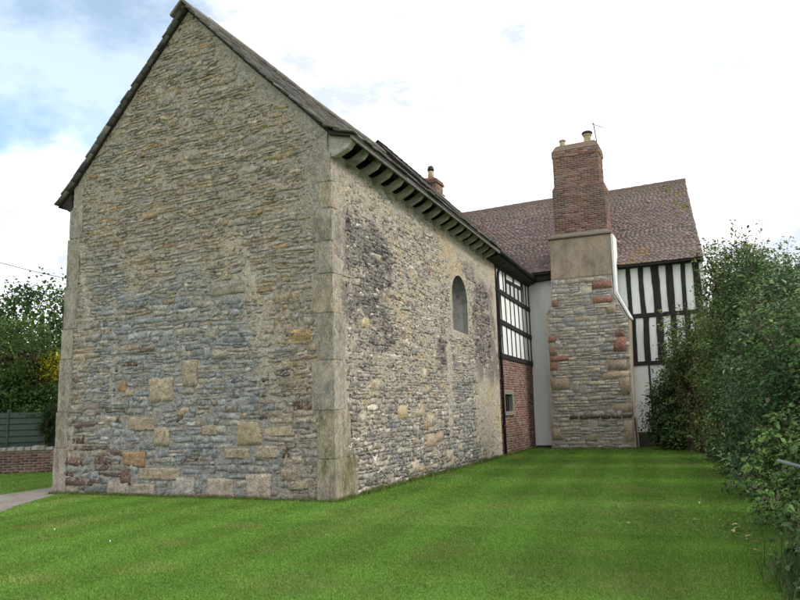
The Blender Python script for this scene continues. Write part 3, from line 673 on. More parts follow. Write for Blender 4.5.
wbeam('rail', 3.56, 4.47, 6.02, 4.49, .15, True, y0=14.955); wbeam('rail', 3.45, 2.82, 6.02, 2.85, .14, True, y0=14.95); wbeam('eaves_beam', 3.0, 6.25, 6.06, 6.25, .18, True, y0=14.80)
wbeam('eaves_beam', -.02, 6.06, 1.4, 6.16, .22, True, y0=14.72)
m = MB(); m.tube([(4.07, 14.90, .1), (4.05, 14.90, 2.75)], .035, 8); wl(m.build('downpipe', M_black, wing, shade=True))
# roof
EZ, EY, RY, RZ = 6.30, 14.62, 18.2, 9.94
def wing_pt(d, x):
    f = np.asarray(d, float) / 5.1; x = np.asarray(x, float)
    rx = 6.08 - .46 * f; xx = np.where(x > 3, x + (rx - 6.08) * (x - 3) / 3.08, x)
    return np.stack([xx, EY + (RY - EY) * f, EZ + (RZ + .0 - EZ) * f + .012 * x * f - .03 + .02 * np.sin(x * 1.1 + f * 2) - .09 * np.sin(f * np.pi)], 1)
def wing_n(d, x): return np.tile(np.array([0, -.713, .701]), (len(np.asarray(d)), 1))
m = MB(); NX, NF = 14, 6
xs = np.linspace(-6.9, 6.06, NX)
grid = [wing_pt(np.full(NX, 5.1 * j / NF), xs) for j in range(NF + 1)]
for j in range(NF):
    for i in range(NX - 1):
        a, b, c_, d_ = grid[j][i], grid[j][i + 1], grid[j + 1][i + 1], grid[j + 1][i]
        m.add([a, b, c_, d_] + [p - np.array([0, 0, .08]) for p in (a, b, c_, d_)], [(0, 1, 2, 3), (7, 6, 5, 4)] + ([(0, 4, 5, 1)] if j == 0 else []) + ([(1, 5, 6, 2)] if i == NX - 2 else []))
m.hexa([(-6.9, 18.2, 9.72), (5.62, 18.2, 9.88), (6.06, 21.8, 6.2), (-6.9, 21.8, 6.2), (-6.9, 18.2, 9.80), (5.62, 18.2, 9.96), (6.06, 21.8, 6.28), (-6.9, 21.8, 6.28)])
wroof = wl(m.build('roof', M_darkwood, wing))
tpal = [(.21, .155, .145), (.22, .165, .15), (.20, .155, .152), (.23, .165, .148), (.205, .168, .165), (.24, .188, .17), (.185, .14, .138)]; tpal = [(a * 1.15, b * 1.14, c_ * 1.17) for a, b, c_ in tpal]
def wing_tint(d, x, cc, rng):
    cc = cc * (.84 + .32 * fbm(x * 2.2, d * 5., 66))[:, None]
    n = fbm(x * 1.4, d * 1.4, 61); n2 = fbm(x * 4, d * 4, 63)
    om = smooth(.50, .66, n2) * smooth(1.0, .35, np.abs(x - 3.95) - .1) * smooth(1.5, .6, d)
    cc = mixc(cc, (.26, .175, .075), np.clip(om * .9, 0, .7))
    gm = smooth(.5, .68, n2) * smooth(.9, .3, np.abs(x - 5.65)) * smooth(2.6, 3.2, d)
    cc = mixc(cc, (.16, .17, .05), np.clip(gm, 0, .8))
    gr = smooth(.50, .70, n); cc = mixc(cc, (.19, .175, .15), gr * .45)
    tp = smooth(4.2, 5.0, d) * .5; cc = mixc(cc, (.17, .14, .10), tp)
    red = smooth(.55, .7, fbm(x * .8 + 9, d * .9, 67)) * smooth(-.5, -2.5, x - 0) ; cc = mixc(cc, (.24, .12, .085), red * .5)
    return cc
slates('roof_tiles', 5.1, -4.4, 6.08, wing_pt, wing_n, .105, (.165, .18), .016, np.random.default_rng(9), tpal, M_tile, wroof, tilelen=2.2, jitd=.005, jity=.005, tint=wing_tint, lift=.026, var=.10)
m = MB()
for k in range(31):
    x0 = -6.9 + k * .405; x1 = min(x0 + .40, 5.64); zz = float(wing_pt(np.array([5.1]), np.array([x0]))[0, 2]); 
    m.hexa([(x0, 18.03, zz - .13), (x1, 18.03, zz - .13), (x1, 18.37, zz - .13), (x0, 18.37, zz - .13), (x0, 18.14, zz + .05), (x1, 18.14, zz + .05), (x1, 18.26, zz + .05), (x0, 18.26, zz + .05)])
m.build('ridge', rough_mat('ridge_clay', (.13, .095, .08), .9, .35, 8, 60, .3, .01), wroof)

# --- the big chimney stack
stk = MB()
front = [(.76, -.1), (3.55, -.1), (3.53, 1.0), (3.48, 1.08), (3.60, 4.30), (3.17, 5.20), (3.15, 5.86), (1.06, 5.86), (1.02, 4.98), (.80, 4.66), (.83, 1.1), (.78, 1.0)]
front = [(x, z) for x, z in front]
stk.prism([(x, 14.03, z) for x, z in front], (0, .965, 0))
chim = wl(stk.build('chimney', M_render, wing))
def chim_u(v):
    L_ = np.interp(v, [0, 1.0, 1.08, 4.66, 4.98, 5.86], [.76, .79, .83, .80, 1.02, 1.06]); R_ = np.interp(v, [0, 1.0, 1.08, 4.30, 5.2, 5.86], [3.55, 3.53, 3.49, 3.60, 3.16, 3.15])
    return L_, R_
rc = np.random.default_rng(33)
Q = courses(.7, 3.7, .0, 5.86, lambda v: rc.uniform(.08, .19), lambda v, h: rc.uniform(.16, .5), rc, split=.25, gap=.004, jit=.012, wave=.03, wseed=23, grow=1.03)
c = Q.mean(1); L_, R_ = chim_u(c[:, 1])
cb = [(.84, 1.14, 3.65, 3.88, 'r'), (.86, 1.12, 3.18, 3.52, 'r'), (.86, 1.5, 2.99, 3.16, 'r'), (.86, 1.1, 2.66, 2.985, 'r'), (3.02, 3.46, 3.2, 3.72, 'r'), (3.12, 3.42, 3.72, 3.92, 'r'), (2.45, 3.13, 5.40, 5.66, 'r'), (2.45, 3.12, 4.90, 5.14, 'r'), (1.05, 1.30, 4.88, 5.10, 'r'),
      (3.1, 3.49, 1.75, 2.4, 'o'), (2.9, 3.2, 4.5, 4.85, 'o'), (2.8, 3.45, 2.6, 2.95, 'o'), (2.6, 3.5, 2.3, 2.55, 'o'), (.86, 1.5, 2.0, 2.4, 'o'), (2.9, 3.5, 1.2, 1.5, 'o'), (3.2, 3.52, .2, .95, 'o'), (1.9, 2.3, .25, .5, 'o'), (.80, 1.2, .3, .7, 'o')]
ok = (c[:, 0] > L_ + .04) & (c[:, 0] < R_ - .04) & (c[:, 1] > .02) & (c[:, 1] < 5.82) & ~((c[:, 1] > .96) & (c[:, 1] < 1.16) & (c[:, 0] > 1.4))
for x0, x1, z0, z1, k in cb: ok &= ~((c[:, 0] > x0 - .02) & (c[:, 0] < x1 + .02) & (c[:, 1] > z0 - .02) & (c[:, 1] < z1 + .02))
Q = Q[ok]; L_, R_ = chim_u(Q[..., 1]); Q[..., 0] = np.clip(Q[..., 0], L_ + .005, R_ - .005); c = Q.mean(1); N = len(Q)
pal = np.array([(.43, .40, .335), (.385, .37, .335), (.46, .40, .30), (.35, .345, .33), (.46, .43, .37), (.31, .30, .28), (.48, .43, .345)]); pal = pal * np.array([1.0, 1.03, 1.09])
cols = pal[rc.integers(0, 7, N)] * rc.uniform(.8, 1.15, (N, 1)); cols = mixc(cols, (.36, .33, .29), smooth(.7, .1, c[:, 1]) * .4)
fc = frame_map((0, 14.02, 0), (1, 0, 0), (0, -1, 0))
u, v, h, F, C = stone_arrays(Q, rc.uniform(.012, .045, N), cols, rough=.006, rng=rc); parts = [(fc(u, v, h), F, C)]
cbc = {'r': (.27, .145, .11), 'o': (.37, .31, .225)}
BQ = np.array([[(a, z0), (b, z0), (b, z1), (a, z1)] for a, b, z0, z1, k in cb]) + rc.normal(0, .01, (len(cb), 4, 2)); BC = np.array([cbc[k] for *_, k in cb]) * rc.uniform(.85, 1.1, (len(cb), 1))
u, v, h, F, C = stone_arrays(BQ, np.full(len(cb), .034), BC, (0, .03, .3, .6, .97, 1), (0, .05, .5, .95, 1), .006, None, -.03, rc, .06, .06); parts.append((fc(u, v, h), F, C))
# weathered dark string course
BQ = np.array([[(a, 1.0), (a + .34, 1.0), (a + .34, 1.13), (a, 1.13)] for a in np.arange(1.40, 3.4, .35)]) + rc.normal(0, .008, (6, 4, 2)); BQ[..., 0] = np.minimum(BQ[..., 0], 3.5)
u, v, h, F, C = stone_arrays(BQ, rc.uniform(.06, .09, len(BQ)), np.tile((.10, .075, .065), (len(BQ), 1)), rough=.01, rng=rc); parts.append((fc(u, v, h), F, C))
U2, V2, F2 = mortar_grid(.74, 3.62, -.05, 5.86, .05); L_, R_ = chim_u(V2); U2 = np.clip(U2, L_, R_)
parts.append((fc(U2, V2, .004 + .02 * (fbm(U2 * 8, V2 * 12, 71, 3) - .45)), F2, np.tile((.33, .31, .27), (len(U2), 1)) * (.8 + .4 * fbm(U2 * 5, V2 * 5, 73))[:, None]))
V, Fs, C = combine(parts); np_obj('stone_face', V, Fs, M_stone, chim, C)
m = MB(); m.hexa([(1.06, 14.0, 5.85), (3.15, 14.0, 5.85), (3.15, 15.3, 5.85), (1.06, 15.3, 5.85), (1.08, 14.05, 7.30), (3.20, 14.05, 7.30), (3.20, 15.3, 7.30), (1.08, 15.3, 7.30)])
m.build('rendered_band', M_render, chim, bevel=.02, wob=.006)
m = MB(); m.box(1.02, 3.24, 13.98, 15.3, 7.302, 7.36); m.hexa([(1.04, 14.0, 7.362), (3.22, 14.0, 7.362), (3.22, 15.3, 7.362), (1.04, 15.3, 7.362), (1.2, 14.12, 7.50), (3.1, 14.12, 7.50), (3.1, 15.2, 7.50), (1.2, 15.2, 7.50)])
m.build('offset_slab', rough_mat('offset_stone', (.20, .17, .14), .9, .35, 7, 50, .4, .015), chim, bevel=.01, wob=.008)
m = MB(); m.prism([(3.19, 14.03, 7.28), (3.175, 14.03, 5.2), (3.30, 14.03, 4.98), (3.62, 14.03, 4.32), (3.66, 14.03, 4.36), (3.36, 14.03, 5.04), (3.25, 14.03, 5.3), (3.27, 14.03, 7.28)], (0, .94, 0))
m.build('plaster_shoulder', M_white, chim, bevel=.01)
def stack_box(x0, x1, y0, y1, z0, z1, dk):
    m = MB(); m.box(x0 + .01, x1 - .01, y0 + .01, y1 - .01, z0, z1); o = m.build('brick_shaft', M_render, chim)
    for (O, U, Nn, wd) in (((x0, y0, 0), (1, 0, 0), (0, -1, 0), x1 - x0), ((x1, y0, 0), (0, 1, 0), (1, 0, 0), y1 - y0), ((x0, y1, 0), (0, -1, 0), (-1, 0, 0), y1 - y0)):
        ob = brick_wall('brick_shaft', O, U, Nn, lambda v, wd=wd: (0, wd), z0, z1, chim, rc, dk)
    return o
stack_box(1.27, 3.10, 14.12, 15.1, 7.44, 9.12, .15)
stack_box(1.34, 2.96, 14.15, 15.07, 9.12, 10.30, .4)
stack_box(1.32, 2.99, 14.13, 15.09, 10.30, 10.52, .55)
m = MB(); m.hexa([(1.27, 14.12, 9.122), (3.10, 14.12, 9.122), (3.10, 15.1, 9.122), (1.27, 15.1, 9.122), (1.345, 14.155, 9.24), (2.955, 14.155, 9.24), (2.955, 15.0, 9.24), (1.345, 15.0, 9.24)]); m.build('offset_slab', rough_mat('brick_offset', (.19, .11, .09), .9, .4, 9, 50, .5, .02, col2=(.33, .28, .22), c2scale=3), chim, bevel=.015, wob=.012)
m = MB(); m.hexa([(1.30, 14.11, 10.522), (3.01, 14.11, 10.522), (3.01, 15.1, 10.522), (1.30, 15.1, 10.522), (1.46, 14.28, 10.80), (2.86, 14.28, 10.82), (2.86, 14.95, 10.82), (1.46, 14.95, 10.80)])
m.build('cap', rough_mat('cap_mortar', (.20, .145, .115), .92, .35, 6, 50, .5, .02, col2=(.13, .12, .08), c2scale=3), chim, bevel=.03, wob=.012)
for (x, sc_) in ((1.66, .8), (2.56, 1.0)):
    m = MB(); m.lathe((x, 14.55, 10.78), [(.155 * sc_, 0), (.14 * sc_, .02), (.125 * sc_, .28 * sc_), (.16 * sc_, .30 * sc_), (.16 * sc_, .36 * sc_), (.12 * sc_, .38 * sc_), (.10 * sc_, .36 * sc_)], 16)
    m.build('chimney_pot', M_pot, chim, shade=False)
m = MB(); m.lathe((2.56, 14.55, 11.13), [(.13, 0), (.19, .015), (.20, .06), (.17, .10), (.15, .11), (.11, .10)], 14); m.build('cowl', M_darkmetal, chim, shade=False)

# television aerial
aer = empty('aerial', (2.84, 14.45, 10.7), label='thin television aerial on a mast beside the taller chimney pot', cat='aerial')
m = MB(); m.tube([(0.07, 0, -.1), (-.02, 0, .80)], .018, 8); m.build('mast', M_darkmetal, aer)
m = MB(); m.tube([(-.05, 0, .76), (.10, -.05, .66), (.34, -.12, .50)], .011, 6); m.build('boom', M_darkmetal, aer)
m = MB()
for k in range(4): t_ = .1 + k * .28; x, y, z = (-.05 + .39 * t_, -.12 * t_, .76 - .26 * t_); m.tube([(x - .30, y - .2, z + .0), (x + .30, y + .2, z + .06)], .005, 5)
m.tube([(-.65, -.05, .80), (-.05, 0, .76)], .006, 5); m.tube([(.1, -.05, .68), (.86, .05, .84)], .006, 5)
m.build('element', M_greymetal, aer)

# ================================================================ GROUND
def ground_mat():
    m, nt, b = new_mat('lawn_turf'); L = nt.links.new
    tc = nd(nt, 'ShaderNodeTexCoord')
    n1 = nd(nt, 'ShaderNodeTexNoise', Scale=.55, Detail=5., Roughness=.6); n2 = nd(nt, 'ShaderNodeTexNoise', Scale=9., Detail=5., Roughness=.7); n3 = nd(nt, 'ShaderNodeTexNoise', Scale=70., Detail=3., Roughness=.7)
    for n in (n1, n2, n3): L(tc.outputs['Object'], n.inputs['Vector'])
    r = nd(nt, 'ShaderNodeValToRGB'); L(n1.outputs['Fac'], r.inputs[0])
    r.color_ramp.elements[0].position = .35; r.color_ramp.elements[0].color = (.115, .22, .036, 1); r.color_ramp.elements[1].position = .68; r.color_ramp.elements[1].color = (.155, .255, .05, 1)
    a = nd(nt, 'ShaderNodeMath', operation='ADD'); L(n2.outputs['Fac'], a.inputs[0]); L(n3.outputs['Fac'], a.inputs[1])
    mr = nd(nt, 'ShaderNodeMapRange'); mr.inputs['From Min'].default_value = .6; mr.inputs['From Max'].default_value = 1.4; mr.inputs['To Min'].default_value = .55; mr.inputs['To Max'].default_value = 1.3; L(a.outputs[0], mr.inputs['Value'])
    vm = nd(nt, 'ShaderNodeVectorMath', operation='SCALE'); L(r.outputs[0], vm.inputs[0]); L(mr.outputs[0], vm.inputs['Scale']); L(vm.outputs[0], b.inputs['Base Color'])
    b.inputs['Roughness'].default_value = .95; b.inputs['Specular IOR Level'].default_value = .1
    bp = nd(nt, 'ShaderNodeBump', Strength=.8, Distance=.03); L(a.outputs[0], bp.inputs['Height']); L(bp.outputs[0], b.inputs['Normal'])
    return m
M_turf = ground_mat()
m = MB(); m.add([(-1500, -1500, 0), (1500, -1500, 0), (1500, 1500, 0), (-1500, 1500, 0)], [(0, 1, 2, 3)]); tag(m.build('lawn', M_turf), kind='structure')
M_gravel = rough_mat('gravel', (.30, .27, .235), .95, .45, 25, 90, .9, .03, col2=(.21, .185, .16), c2scale=1.5, fleck=(.42, .40, .36))
near = [(-6.62, 12), (-6.55, .3), (-6.30, -.35), (-6.0, -.95), (-5.78, -1.45), (-5.45, -2.0), (-5.1, -2.5), (-4.5, -3.1), (-3.2, -4.3), (-1, -6.2)]
far_ = [(-7.75, 12), (-7.72, .8), (-7.66, .2), (-7.64, -.4), (-7.64, -1.2), (-7.6, -2.2), (-7.4, -3.3), (-7.0, -4.4), (-5.6, -5.8), (-3, -8)]
def dens(p, n=6):
    out = []
    for (a, b), (c_, d_) in zip(p, p[1:]): out += [(a + (c_ - a) * k / n, b + (d_ - b) * k / n) for k in range(n)]
    return out + [p[-1]]
nr, fr = dens(near), dens(far_)
nr = [(x + random.uniform(-.03, .03), y) for x, y in nr]; fr = [(x + random.uniform(-.03, .03), y) for x, y in fr]
m = MB()
for i in range(len(nr) - 1): m.add([(*fr[i], .004), (*nr[i], .004), (*nr[i + 1], .004), (*fr[i + 1], .004)], [(0, 1, 2, 3)])
tag(m.build('gravel_path', M_gravel), kind='structure')
# bare soil at the foot of the gable and under the hedge
m = MB(); xs = np.linspace(-6.7, .1, 40)
for a, b in zip(xs, xs[1:]): m.add([(a, .05, .004), (a, -.16 - .10 * float(vnoise(a * 3, 1)), .004), (b, -.16 - .10 * float(vnoise(b * 3, 1)), .004), (b, .05, .004)], [(0, 1, 2, 3)])
tag(m.build('soil', M_soil), kind='structure')
hx = [(-6, 6.95), (-4.6, 6.78), (-2, 6.52), (1.5, 6.30), (4, 6.15), (6.6, 5.95), (9, 5.65), (12.5, 5.1), (14.9, 4.2)]
def hedge_x(y): return np.interp(y, [a for a, _ in hx], [b for _, b in hx])
m = MB(); ys = np.linspace(-6, 14.9, 80)
for a, b in zip(ys, ys[1:]):
    xa, xb = float(hedge_x(a)) + .35 * float(vnoise(a * 2.2, 3)) + .25, float(hedge_x(b)) + .35 * float(vnoise(b * 2.2, 3)) + .25
    m.add([(xa, a, .004), (11, a, .004), (11, b, .004), (xb, b, .004)], [(0, 1, 2, 3)])
tag(m.build('hedge_bank', M_soil), kind='structure')

# short mown grass
rgz = np.random.default_rng(77)
CAM = np.array([6.309, -11.436])
def path_mask(x, y): 
    lo = np.interp(-y, [-12, -.3, .35, .95, 1.45, 2, 2.5, 3.1, 4.3, 6.2], [-6.62, -6.55, -6.3, -6, -5.78, -5.45, -5.1, -4.5, -3.2, -1]); hi = np.interp(-y, [-12, -.8, .4, 2.2, 3.3, 4.4, 5.8, 8], [-7.75, -7.72, -7.64, -7.6, -7.4, -7.0, -5.6, -3])
    return (x < lo) & (x > hi)
def grass_pts(n, x0, x1, y0, y1):
    x = rgz.uniform(x0, x1, n); y = rgz.uniform(y0, y1, n)
    ok = ~((x > -6.75) & (x < .03) & (y > -.03)) & ~((x > -.1) & (x < 6) & (y > 13.98) & (x < 3.6)) & (y < 14.9) & ~path_mask(x, y)
    ok &= (x < hedge_x(y) + .35 * vnoise(y * 2.2, 3 + 0 * y) + .30)
    ok &= ~((y > -.22) & (y < .05) & (x > -6.8) & (x < .1) & (rgz.random(n) < .55))
    return x[ok], y[ok]
X, Y = [], []
for n, b in ((210000, (-1, 6.9, -7.2, -2.0)), (60000, (-4.5, -1, -7.0, -2)), (150000, (-4.5, 6.6, -4.5, 2.0)), (110000, (-.1, 6.5, 1.5, 8)), (70000, (-.1, 6.2, 8, 15)), (60000, (-14, -4.0, -3.5, 5)), (25000, (-6.8, .1, -1.2, -.02))):
    x, y = grass_pts(n, *b); X.append(x); Y.append(y)
X = np.concatenate(X); Y = np.concatenate(Y); n = len(X)
dist = np.hypot(X - CAM[0], Y - CAM[1])
fade = fbm(X * .5, Y * .5, 101); pat = fbm(X * 1.5, Y * 1.5, 103)
hgt = rgz.uniform(.008, .022, n) * (.75 + .6 * pat); wid = np.maximum(.0035, .00075 * dist) * rgz.uniform(.7, 1.3, n)
ang = rgz.uniform(0, 2 * np.pi, n); lean = rgz.uniform(.1, .9, n) * hgt; la = rgz.uniform(0, 2 * np.pi, n)
P0 = np.stack([X - np.cos(ang) * wid, Y - np.sin(ang) * wid, np.zeros(n)], 1); P1 = np.stack([X + np.cos(ang) * wid, Y + np.sin(ang) * wid, np.zeros(n)], 1)
P2 = np.stack([X + np.cos(la) * lean, Y + np.sin(la) * lean, hgt], 1)
V = np.stack([P0, P1, P2], 1).reshape(-1, 3)
gp = np.array([(.125, .262, .034), (.150, .298, .042), (.106, .232, .034), (.185, .305, .058), (.135, .262, .044)])
gc = gp[rgz.integers(0, 5, n)]
dry = smooth(.54, .74, pat) * .34 + (rgz.random(n) < .07) * .5 + .22 * smooth(.6, .75, fbm(X * .7 + 20, Y * .7, 107))
gc = mixc(gc, (.27, .275, .10), np.clip(dry, 0, .8))
clover = smooth(.60, .68, fbm(X * 2.1 + 50, Y * 2.1, 109)); gc = mixc(gc, (.08, .19, .035), clover * .28)
along = (X - .75) * .955 - (Y - 14) * .10 * -1                     # mower passes towards the chimney
stripe = np.sin(along * 2 * np.pi / 1.05 + .6 * fade); gc = gc * (1 + .085 * np.tanh(stripe * 2.5))[:, None]
gc = gc * (.80 + .36 * fade + .16 * smooth(-2, 4, Y) * smooth(9, 5, Y))[:, None] * rgz.uniform(.8, 1.2, (n, 1))  # middle of the lawn painted lighter, as if more light fell there
# longer uncut blades and small weeds along the foot of the walls
def fringe(n, fx, hmax):
    t = rgz.random(n); x, y = fx(t, np.abs(rgz.normal(0, .06, n))); h = rgz.uniform(.03, hmax, n) * (.35 + 1.1 * vnoise(x * 4, y * 4, 5)); a = rgz.uniform(0, 2 * np.pi, n); w_ = .006; l = rgz.uniform(.1, .7, n) * h
    v = np.stack([np.stack([x - np.cos(a) * w_, y - np.sin(a) * w_, 0 * x], 1), np.stack([x + np.cos(a) * w_, y + np.sin(a) * w_, 0 * x], 1), np.stack([x + np.cos(a + 1) * l, y + np.sin(a + 1) * l, h], 1)], 1).reshape(-1, 3)
    c = np.array([(.11, .19, .035), (.15, .21, .05), (.08, .14, .03), (.20, .19, .08)])[rgz.integers(0, 4, n)]; return v, c
FR = [fringe(6000, lambda t, d: (.045 + d, .9 + t * 9.5), .13), fringe(3500, lambda t, d: (-6.7 + t * 6.8, -.06 - d), .09), fringe(1200, lambda t, d: (.8 + t * 2.8, 13.95 - d), .12), fringe(1200, lambda t, d: (.04 + d, 10.5 + t * 4.3), .12), fringe(700, lambda t, d: (.05 + d, -.05 + t * .95), .08)]
V = np.concatenate([V] + [f_[0] for f_ in FR]); gc = np.concatenate([gc] + [f_[1] for f_ in FR]); n = len(gc)
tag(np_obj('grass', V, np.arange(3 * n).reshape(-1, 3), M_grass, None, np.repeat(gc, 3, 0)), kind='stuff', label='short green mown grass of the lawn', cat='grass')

# ================================================================ PLANTS
def leaves(name, P, D, NRM, L, Wd, col, parent, mat=M_leaf):
    P = np.asarray(P); D = D / (np.linalg.norm(D, axis=1, keepdims=True) + 1e-9)
    S = np.cross(D, NRM); S /= (np.linalg.norm(S, axis=1, keepdims=True) + 1e-9); Nn = np.cross(S, D)
    L = L[:, None]; Wd = Wd[:, None]
    a = P; b = P + D * L * .45 + S * Wd * .5 + Nn * Wd * .16; c_ = P + D * L - Nn * L * .12; d_ = P + D * L * .45 - S * Wd * .5 + Nn * Wd * .16
    V = np.stack([a, b, c_, d_], 1).reshape(-1, 3); k = np.arange(len(P))[:, None] * 4
    F = np.concatenate([k + np.array([[0, 1, 2]]), k + np.array([[0, 2, 3]])])
    return np_obj(name, V, F, mat, parent, np.repeat(col, 4, 0))

def rand_dir(rng, n):
    d = rng.normal(0, 1, (n, 3)); return d / np.linalg.norm(d, axis=1, keepdims=True)

def shrub(name, label, cat, base, lumps, n_shoot, n_fill, leaf, pal, seed, shoot_out=1.05, group=None, droop=.15, per=26, tip=None, fillstd=.16):
    """lumps: (cx,cy,cz,rx,ry,rz) in world metres. Shoots grow from the foot to points in the crown and carry leaves; twig sprays fill between"""
    rng = np.random.default_rng(seed); B = np.array([*base, 0.]); root = empty(name, tuple(B), 0, label=label, cat=cat, group=group)
    lumps = np.array(lumps, float); vol = lumps[:, 3] * lumps[:, 4] * lumps[:, 5]; pr = vol / vol.sum()
    pal = np.array(pal); P = []; D = []; tubes = MB(); SH = []
    for i in range(n_shoot):
        l = lumps[rng.choice(len(lumps), p=pr)]; d = rand_dir(rng, 1)[0]; d[2] = abs(d[2]) * 1.1 - .25
        r = rng.uniform(.7, 1) ** .5 * rng.uniform(.85, shoot_out)
        if rng.random() < (.22 if base[1] > 7 else .09): d[2] = abs(d[2]) + .5; d /= np.linalg.norm(d); r = rng.uniform(1.1, 1.25 + (shoot_out - 1) * 1.3)
        E = l[:3] + d * l[3:] * r; E[2] = max(E[2], .15)
        S = np.array([l[0] + rng.normal(0, .3) * l[3], l[1] + rng.normal(0, .3) * l[4], 0.]) * .5 + .5 * (B + [rng.normal(0, .15), rng.normal(0, .15), 0])
        M_ = S * .45 + E * .55; M_[2] = E[2] * rng.uniform(.65, 1.0) + .1; M_[:2] = S[:2] * .6 + E[:2] * .4
        t = np.linspace(0, 1, 9)[:, None]; C_ = (1 - t) ** 2 * S + 2 * t * (1 - t) * M_ + t ** 2 * E; C_[:, 2] -= droop * (t[:, 0] ** 4) * rng.uniform(0, 1)
        tubes.tube([p - B for p in C_], list(np.linspace(.014, .0025, 9)), 3, False)
        k = int(per * rng.uniform(.6, 1.3)); tt = rng.uniform(.35, 1, k) ** .8; idx = np.clip((tt * 8).astype(int), 0, 7); f = (tt * 8 - idx)[:, None]
        p = C_[idx] * (1 - f) + C_[idx + 1] * f; tg = C_[idx + 1] - C_[idx]
        off = rand_dir(rng, k); P.append(p + off * rng.uniform(.0, .09, (k, 1))); D.append(off + tg / np.linalg.norm(tg, axis=1, keepdims=True) * .6)
    k = 14; nc = int(n_fill * 1.75) // k
    li = rng.choice(len(lumps), nc, p=pr); d = rand_dir(rng, nc); r = rng.uniform(.10, 1, nc) ** .36 * rng.uniform(.88, 1.12, nc)
    Cn = lumps[li, :3] + d * lumps[li, 3:] * r[:, None]; ok = Cn[:, 2] > .06; Cn = Cn[ok]; d = d[ok]; nc = len(Cn)
    ax = d * .8 + rand_dir(rng, nc) * .8 + [0, 0, -.15]; ax /= np.linalg.norm(ax, axis=1, keepdims=True)        # each spray: a twig with leaves either side
    nr0 = rand_dir(rng, nc) * .45 + d * .45 + [0, 0, .75]; sd = np.cross(ax, nr0); sd /= np.linalg.norm(sd, axis=1, keepdims=True)
    t = np.tile(np.linspace(-1, 1, k), nc)[:, None] * leaf * 2.6; sgn = np.tile(np.where(np.arange(k) % 2, 1., -1.), nc)[:, None]
    R_ = lambda z: np.repeat(z, k, 0)
    p = R_(Cn) + R_(ax) * t + rng.normal(0, leaf * .45, (nc * k, 3)); p[:, 2] = np.maximum(p[:, 2], .02)
    n_sh = sum(len(q) for q in P)
    P.append(p); D.append(R_(sd) * sgn + R_(ax) * .7 + rand_dir(rng, nc * k) * .45)
    NRX = np.concatenate([rand_dir(rng, n_sh) * .6 + [0, 0, .8], R_(nr0) + rand_dir(rng, nc * k) * .4]); LUM = np.concatenate([np.repeat(1.15, n_sh), R_(rng.uniform(.35, 1.6, nc) * np.where(rng.random(nc) < .12, 1.45, 1))])
    P = np.concatenate(P); D = np.concatenate(D); n = len(P); D[:, 2] -= .15
    NR = NRX
    patch = fbm(P[:, 0] * 1.3 + P[:, 1] * 1.1, P[:, 2] * 1.3 + P[:, 1] * .7, seed)
    idx = np.clip(((patch - .5) * 1.6 + .5 + rng.normal(0, .15, n)) * len(pal), 0, len(pal) - 1).astype(int)
    col = pal[idx] * np.array([.94, .95, .84]) * rng.uniform(.8, 1.2, (n, 1)) * LUM[:, None]
    if tip is not None: col = mixc(col, np.array(tip), (rng.random(n) < .10) * .8)
    Ls = leaf * .82 * np.exp(rng.normal(-.08, .30, n))
    leaves('foliage', P - B, D, NR, Ls, Ls * .55, col, root)
    tubes.build('branches', M_twig, root)
    return root

dkg = [(.022, .045, .020), (.032, .060, .026), (.045, .080, .030), (.060, .100, .040), (.080, .115, .045)]; dkg = [tuple(x * 2.02 for x in c_) for c_ in dkg]
olive = [(.035, .055, .022), (.050, .075, .028), (.070, .098, .036), (.092, .120, .048), (.11, .13, .06)]; olive = [tuple(x * 1.95 for x in c_) for c_ in olive]
green = [(.022, .048, .020), (.034, .068, .024), (.050, .092, .030), (.072, .122, .042), (.105, .16, .055)]; green = [tuple(x * 1.69 for x in c_) for c_ in green]
blue_ = [(.024, .048, .024), (.036, .066, .034), (.052, .086, .042), (.074, .11, .054), (.11, .135, .080)]; blue_ = [tuple(x * 2.02 for x in c_) for c_ in blue_]
H = 'tangled garden hedge along the lawn'
shrub('shrub', 'dense dark evergreen shrub standing against the white house wall', 'shrub', (4.9, 13.9), [(4.75, 14.0, 1.1, .85, .7, 1.1), (5.3, 13.7, 1.5, 1.0, .9, 1.5), (5.9, 13.4, 2.2, .8, .8, 1.6), (5.2, 13.3, .5, 1.0, .6, .5)], 70, 16000, .12, dkg, 301, 1.05, H, tip=(.12, .15, .05))
shrub('shrub', 'open sprawling shrub with thin shoots crossing the black and white timbers', 'shrub', (5.7, 12.4), [(5.45, 12.5, 3.0, .7, .8, 1.2), (4.95, 12.8, 3.2, .5, .6, 1.0), (6.05, 12.0, 2.6, .8, 1.0, 1.9), (6.4, 11.4, 3.9, .5, .6, 1.0), (5.5, 12.6, 1.8, .8, .8, 1.2), (5.8, 11.6, .6, .6, .9, .6)], 190, 5200, .11, olive, 302, 1.2, H, per=22, tip=(.16, .11, .05))
shrub('shrub', 'tallest shrub of the hedge with wispy arching sprays against the sky', 'shrub', (6.6, 9.2), [(6.5, 9.2, 2.2, .8, 1.3, 2.1), (6.75, 8.7, 4.5, .7, 1.0, 1.0), (7.3, 9.2, 4.1, 1.1, 1.2, 1.4), (6.3, 9.3, 5.2, .32, .45, .6), (6.25, 9.0, .5, .55, 1.5, .55)], 210, 15000, .10, olive, 303, 1.32, H, per=28, tip=(.14, .10, .06))
shrub('shrub', 'broad leafy shrub with reddish twig tips in the middle of the hedge', 'shrub', (6.9, 5.8), [(6.85, 5.8, 1.8, .85, 1.4, 1.8), (7.1, 5.4, 3.5, .85, 1.2, 1.1), (8.0, 5.8, 3.0, 1.1, 1.4, 1.5), (6.5, 5.6, .5, .55, 1.7, .55)], 200, 19000, .092, green, 304, 1.3, H, per=28, tip=(.15, .10, .08))
